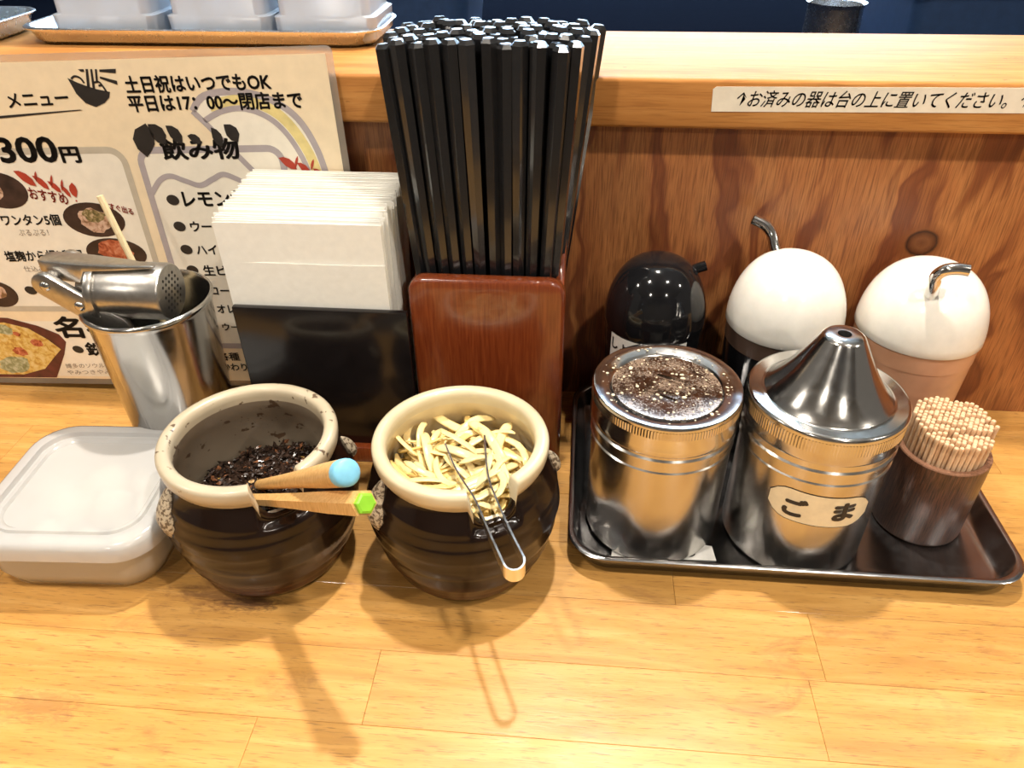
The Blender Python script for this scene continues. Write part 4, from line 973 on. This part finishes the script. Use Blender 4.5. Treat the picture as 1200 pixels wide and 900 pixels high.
for j in range(-9, 10):
    for i in range(-9, 10):
        x = (i + (0.5 if j % 2 else 0)) * 0.00255; y = j * 0.00222; rr = math.hypot(x, y)
        if rr > 0.0190 or rng.random() < 0.04: continue
        tx, ty = x * 1.06 + 0.0006, y * 1.06 + 0.0006
        d = Vector((tx - x * 0.96, ty - y * 0.96, 0.056)).normalized()
        o = link('toothpick', pm); o.location = (cx + x * 0.96, cy + y * 0.96, 0.0102 + (0.0065 if y > -0.008 else 0.0035) - 0.05 * x * 0.4 + rng.uniform(-0.0012, 0.0012))
        o.rotation_mode = 'QUATERNION'; o.rotation_quaternion = Vector((0, 0, 1)).rotation_difference(d)
        tag(o, 'pale wooden toothpick standing in the dark wooden holder', 'toothpick', 'toothpicks in the holder'); k += 1

# sauce bottles
def dome_prof(r, z0, z1, sharp_=0.0):
    pr = [(r - 0.0004, z0 - 0.0006), (r, z0)]
    for k in range(1, 15):
        a = math.pi / 2 * k / 14; pr.append((r * math.cos(a) ** 0.74, z0 + (z1 - z0) * math.sin(a)))
    pr[-1] = (0, z1); return pr
def bottle(name, label, cx, cy, r, z0, z1, bodymat, domemat, ringmat, group):
    t = thing(name, label, 'bottle', (cx, cy, TZ), group)
    obj('body', lathe([(0, TZ + 0.0005), (r - 0.007, TZ), (r - 0.005, TZ + 0.0015), (r - 0.0040, TZ + 0.02), (r - 0.0016, z0 - 0.012)], cx, cy, 64), bodymat, t, sharp=40)
    obj('collar', lathe([(r - 0.0016, z0 - 0.012), (r - 0.0013, z0 - 0.0118), (r - 0.0011, z0 - 0.0008), (r - 0.004, z0 - 0.0006)], cx, cy, 64), ringmat, t, sharp=40)
    obj('dome', lathe(dome_prof(r, z0, z1), cx, cy, 64), domemat, t, sharp=60)
    return t
G = 'domed sauce bottles on the tray'
t = bottle('soy_sauce_bottle', 'black domed sauce bottle behind the flat lidded shaker', 0.0500, -0.0400, 0.0300, 0.0865, 0.1270, 'black_plastic', 'black_plastic', 'black_plastic', G)
obj('spout', tube(catmull([(0.0625, -0.036, 0.112), (0.0700, -0.034, 0.1165), (0.0770, -0.033, 0.1190)], 4), 0.0030, 12), 'black_plastic', t, sharp=40)
V, F = [], []
for i in range(13):
    a = R(-150 + i * 8); V += [(0.0500 + 0.0293 * math.cos(a), -0.0400 + 0.0293 * math.sin(a), 0.0852), (0.0500 + 0.0293 * math.cos(a), -0.0400 + 0.0293 * math.sin(a), 0.0560)]
F = [(i * 2, i * 2 + 2, i * 2 + 3, i * 2 + 1) for i in range(12)]
lab = obj('label', (V, F), 'white_paper', t)
V, F = text_fit('しょうゆ', 0, 0, 0.026, 0.0075, 0.03)
obj('lettering', ([(0.0500 + 0.0295 * math.cos(R(-147) + u / 0.029), -0.0400 + 0.0295 * math.sin(R(-147) + u / 0.029), 0.0755 + z) for u, z in V], F), 'ink', lab, smooth=False)
def spout(t, P, r=0.0033):
    c = catmull(P, 6)
    s = obj('spout', tube(c, r, 16, True, True), 'chrome', t, sharp=60)
    e = c[-1]; d = (c[-1] - c[-2]).normalized()
    obj('spout_bore', tube([e - d * 0.004, e - d * 0.0002], [r * 0.7, r * 0.78], 16), 'dark_hole', s)
    V, F = tube([e - d * 0.0002, e], [r * 0.8, r], 16, False)
    obj('spout_lip', (V, F), 'chrome', s)
t = bottle('white_domed_bottle', 'white domed bottle with dark contents and a steel spout bent toward the wall', 0.1262, -0.0380, 0.0335, 0.0872, 0.1295, 'black_plastic', 'white_plastic', 'dark_ring_plastic', G)
spout(t, [(0.1190, -0.0275, 0.1215), (0.1165, -0.0215, 0.1275), (0.1150, -0.0175, 0.1325), (0.1110, -0.0145, 0.1368), (0.1035, -0.0125, 0.1398)])
t = bottle('white_domed_bottle', 'white domed bottle with reddish brown contents and a steel spout bent sideways', 0.2015, -0.0420, 0.0345, 0.0885, 0.1290, 'vinegar_bottle_plastic', 'white_plastic', 'vinegar_bottle_plastic', G)
spout(t, [(0.1930, -0.0610, 0.1170), (0.1900, -0.0660, 0.1290), (0.1890, -0.0675, 0.1345), (0.1915, -0.0690, 0.1385), (0.1965, -0.0705, 0.1402), (0.2015, -0.0720, 0.1403)])

# slip of paper under the flat lidded shaker
t = thing('paper_slip', 'white paper slip with a black pen mark, half under the flat lidded shaker', 'paper', (0.062, -0.149, TZ))
obj('paper', prism([(0.028, -0.1530), (0.0848, -0.1515), (0.0838, -0.1412), (0.070, -0.1385), (0.030, -0.140)], TZ + 0.00005, TZ + 0.00014, 'z'), 'white_paper', t, smooth=False)
obj('pen_mark', ([(a, b, TZ + 0.0002) for P in strokes([(0.0660, -0.1490), (0.0705, -0.1497), (0.0735, -0.1480), (0.0725, -0.1450), (0.069, -0.144)], 0.0006) for a, b in P], [(i * 4, i * 4 + 1, i * 4 + 2, i * 4 + 3) for i in range(24)]), 'ink', t, smooth=False)
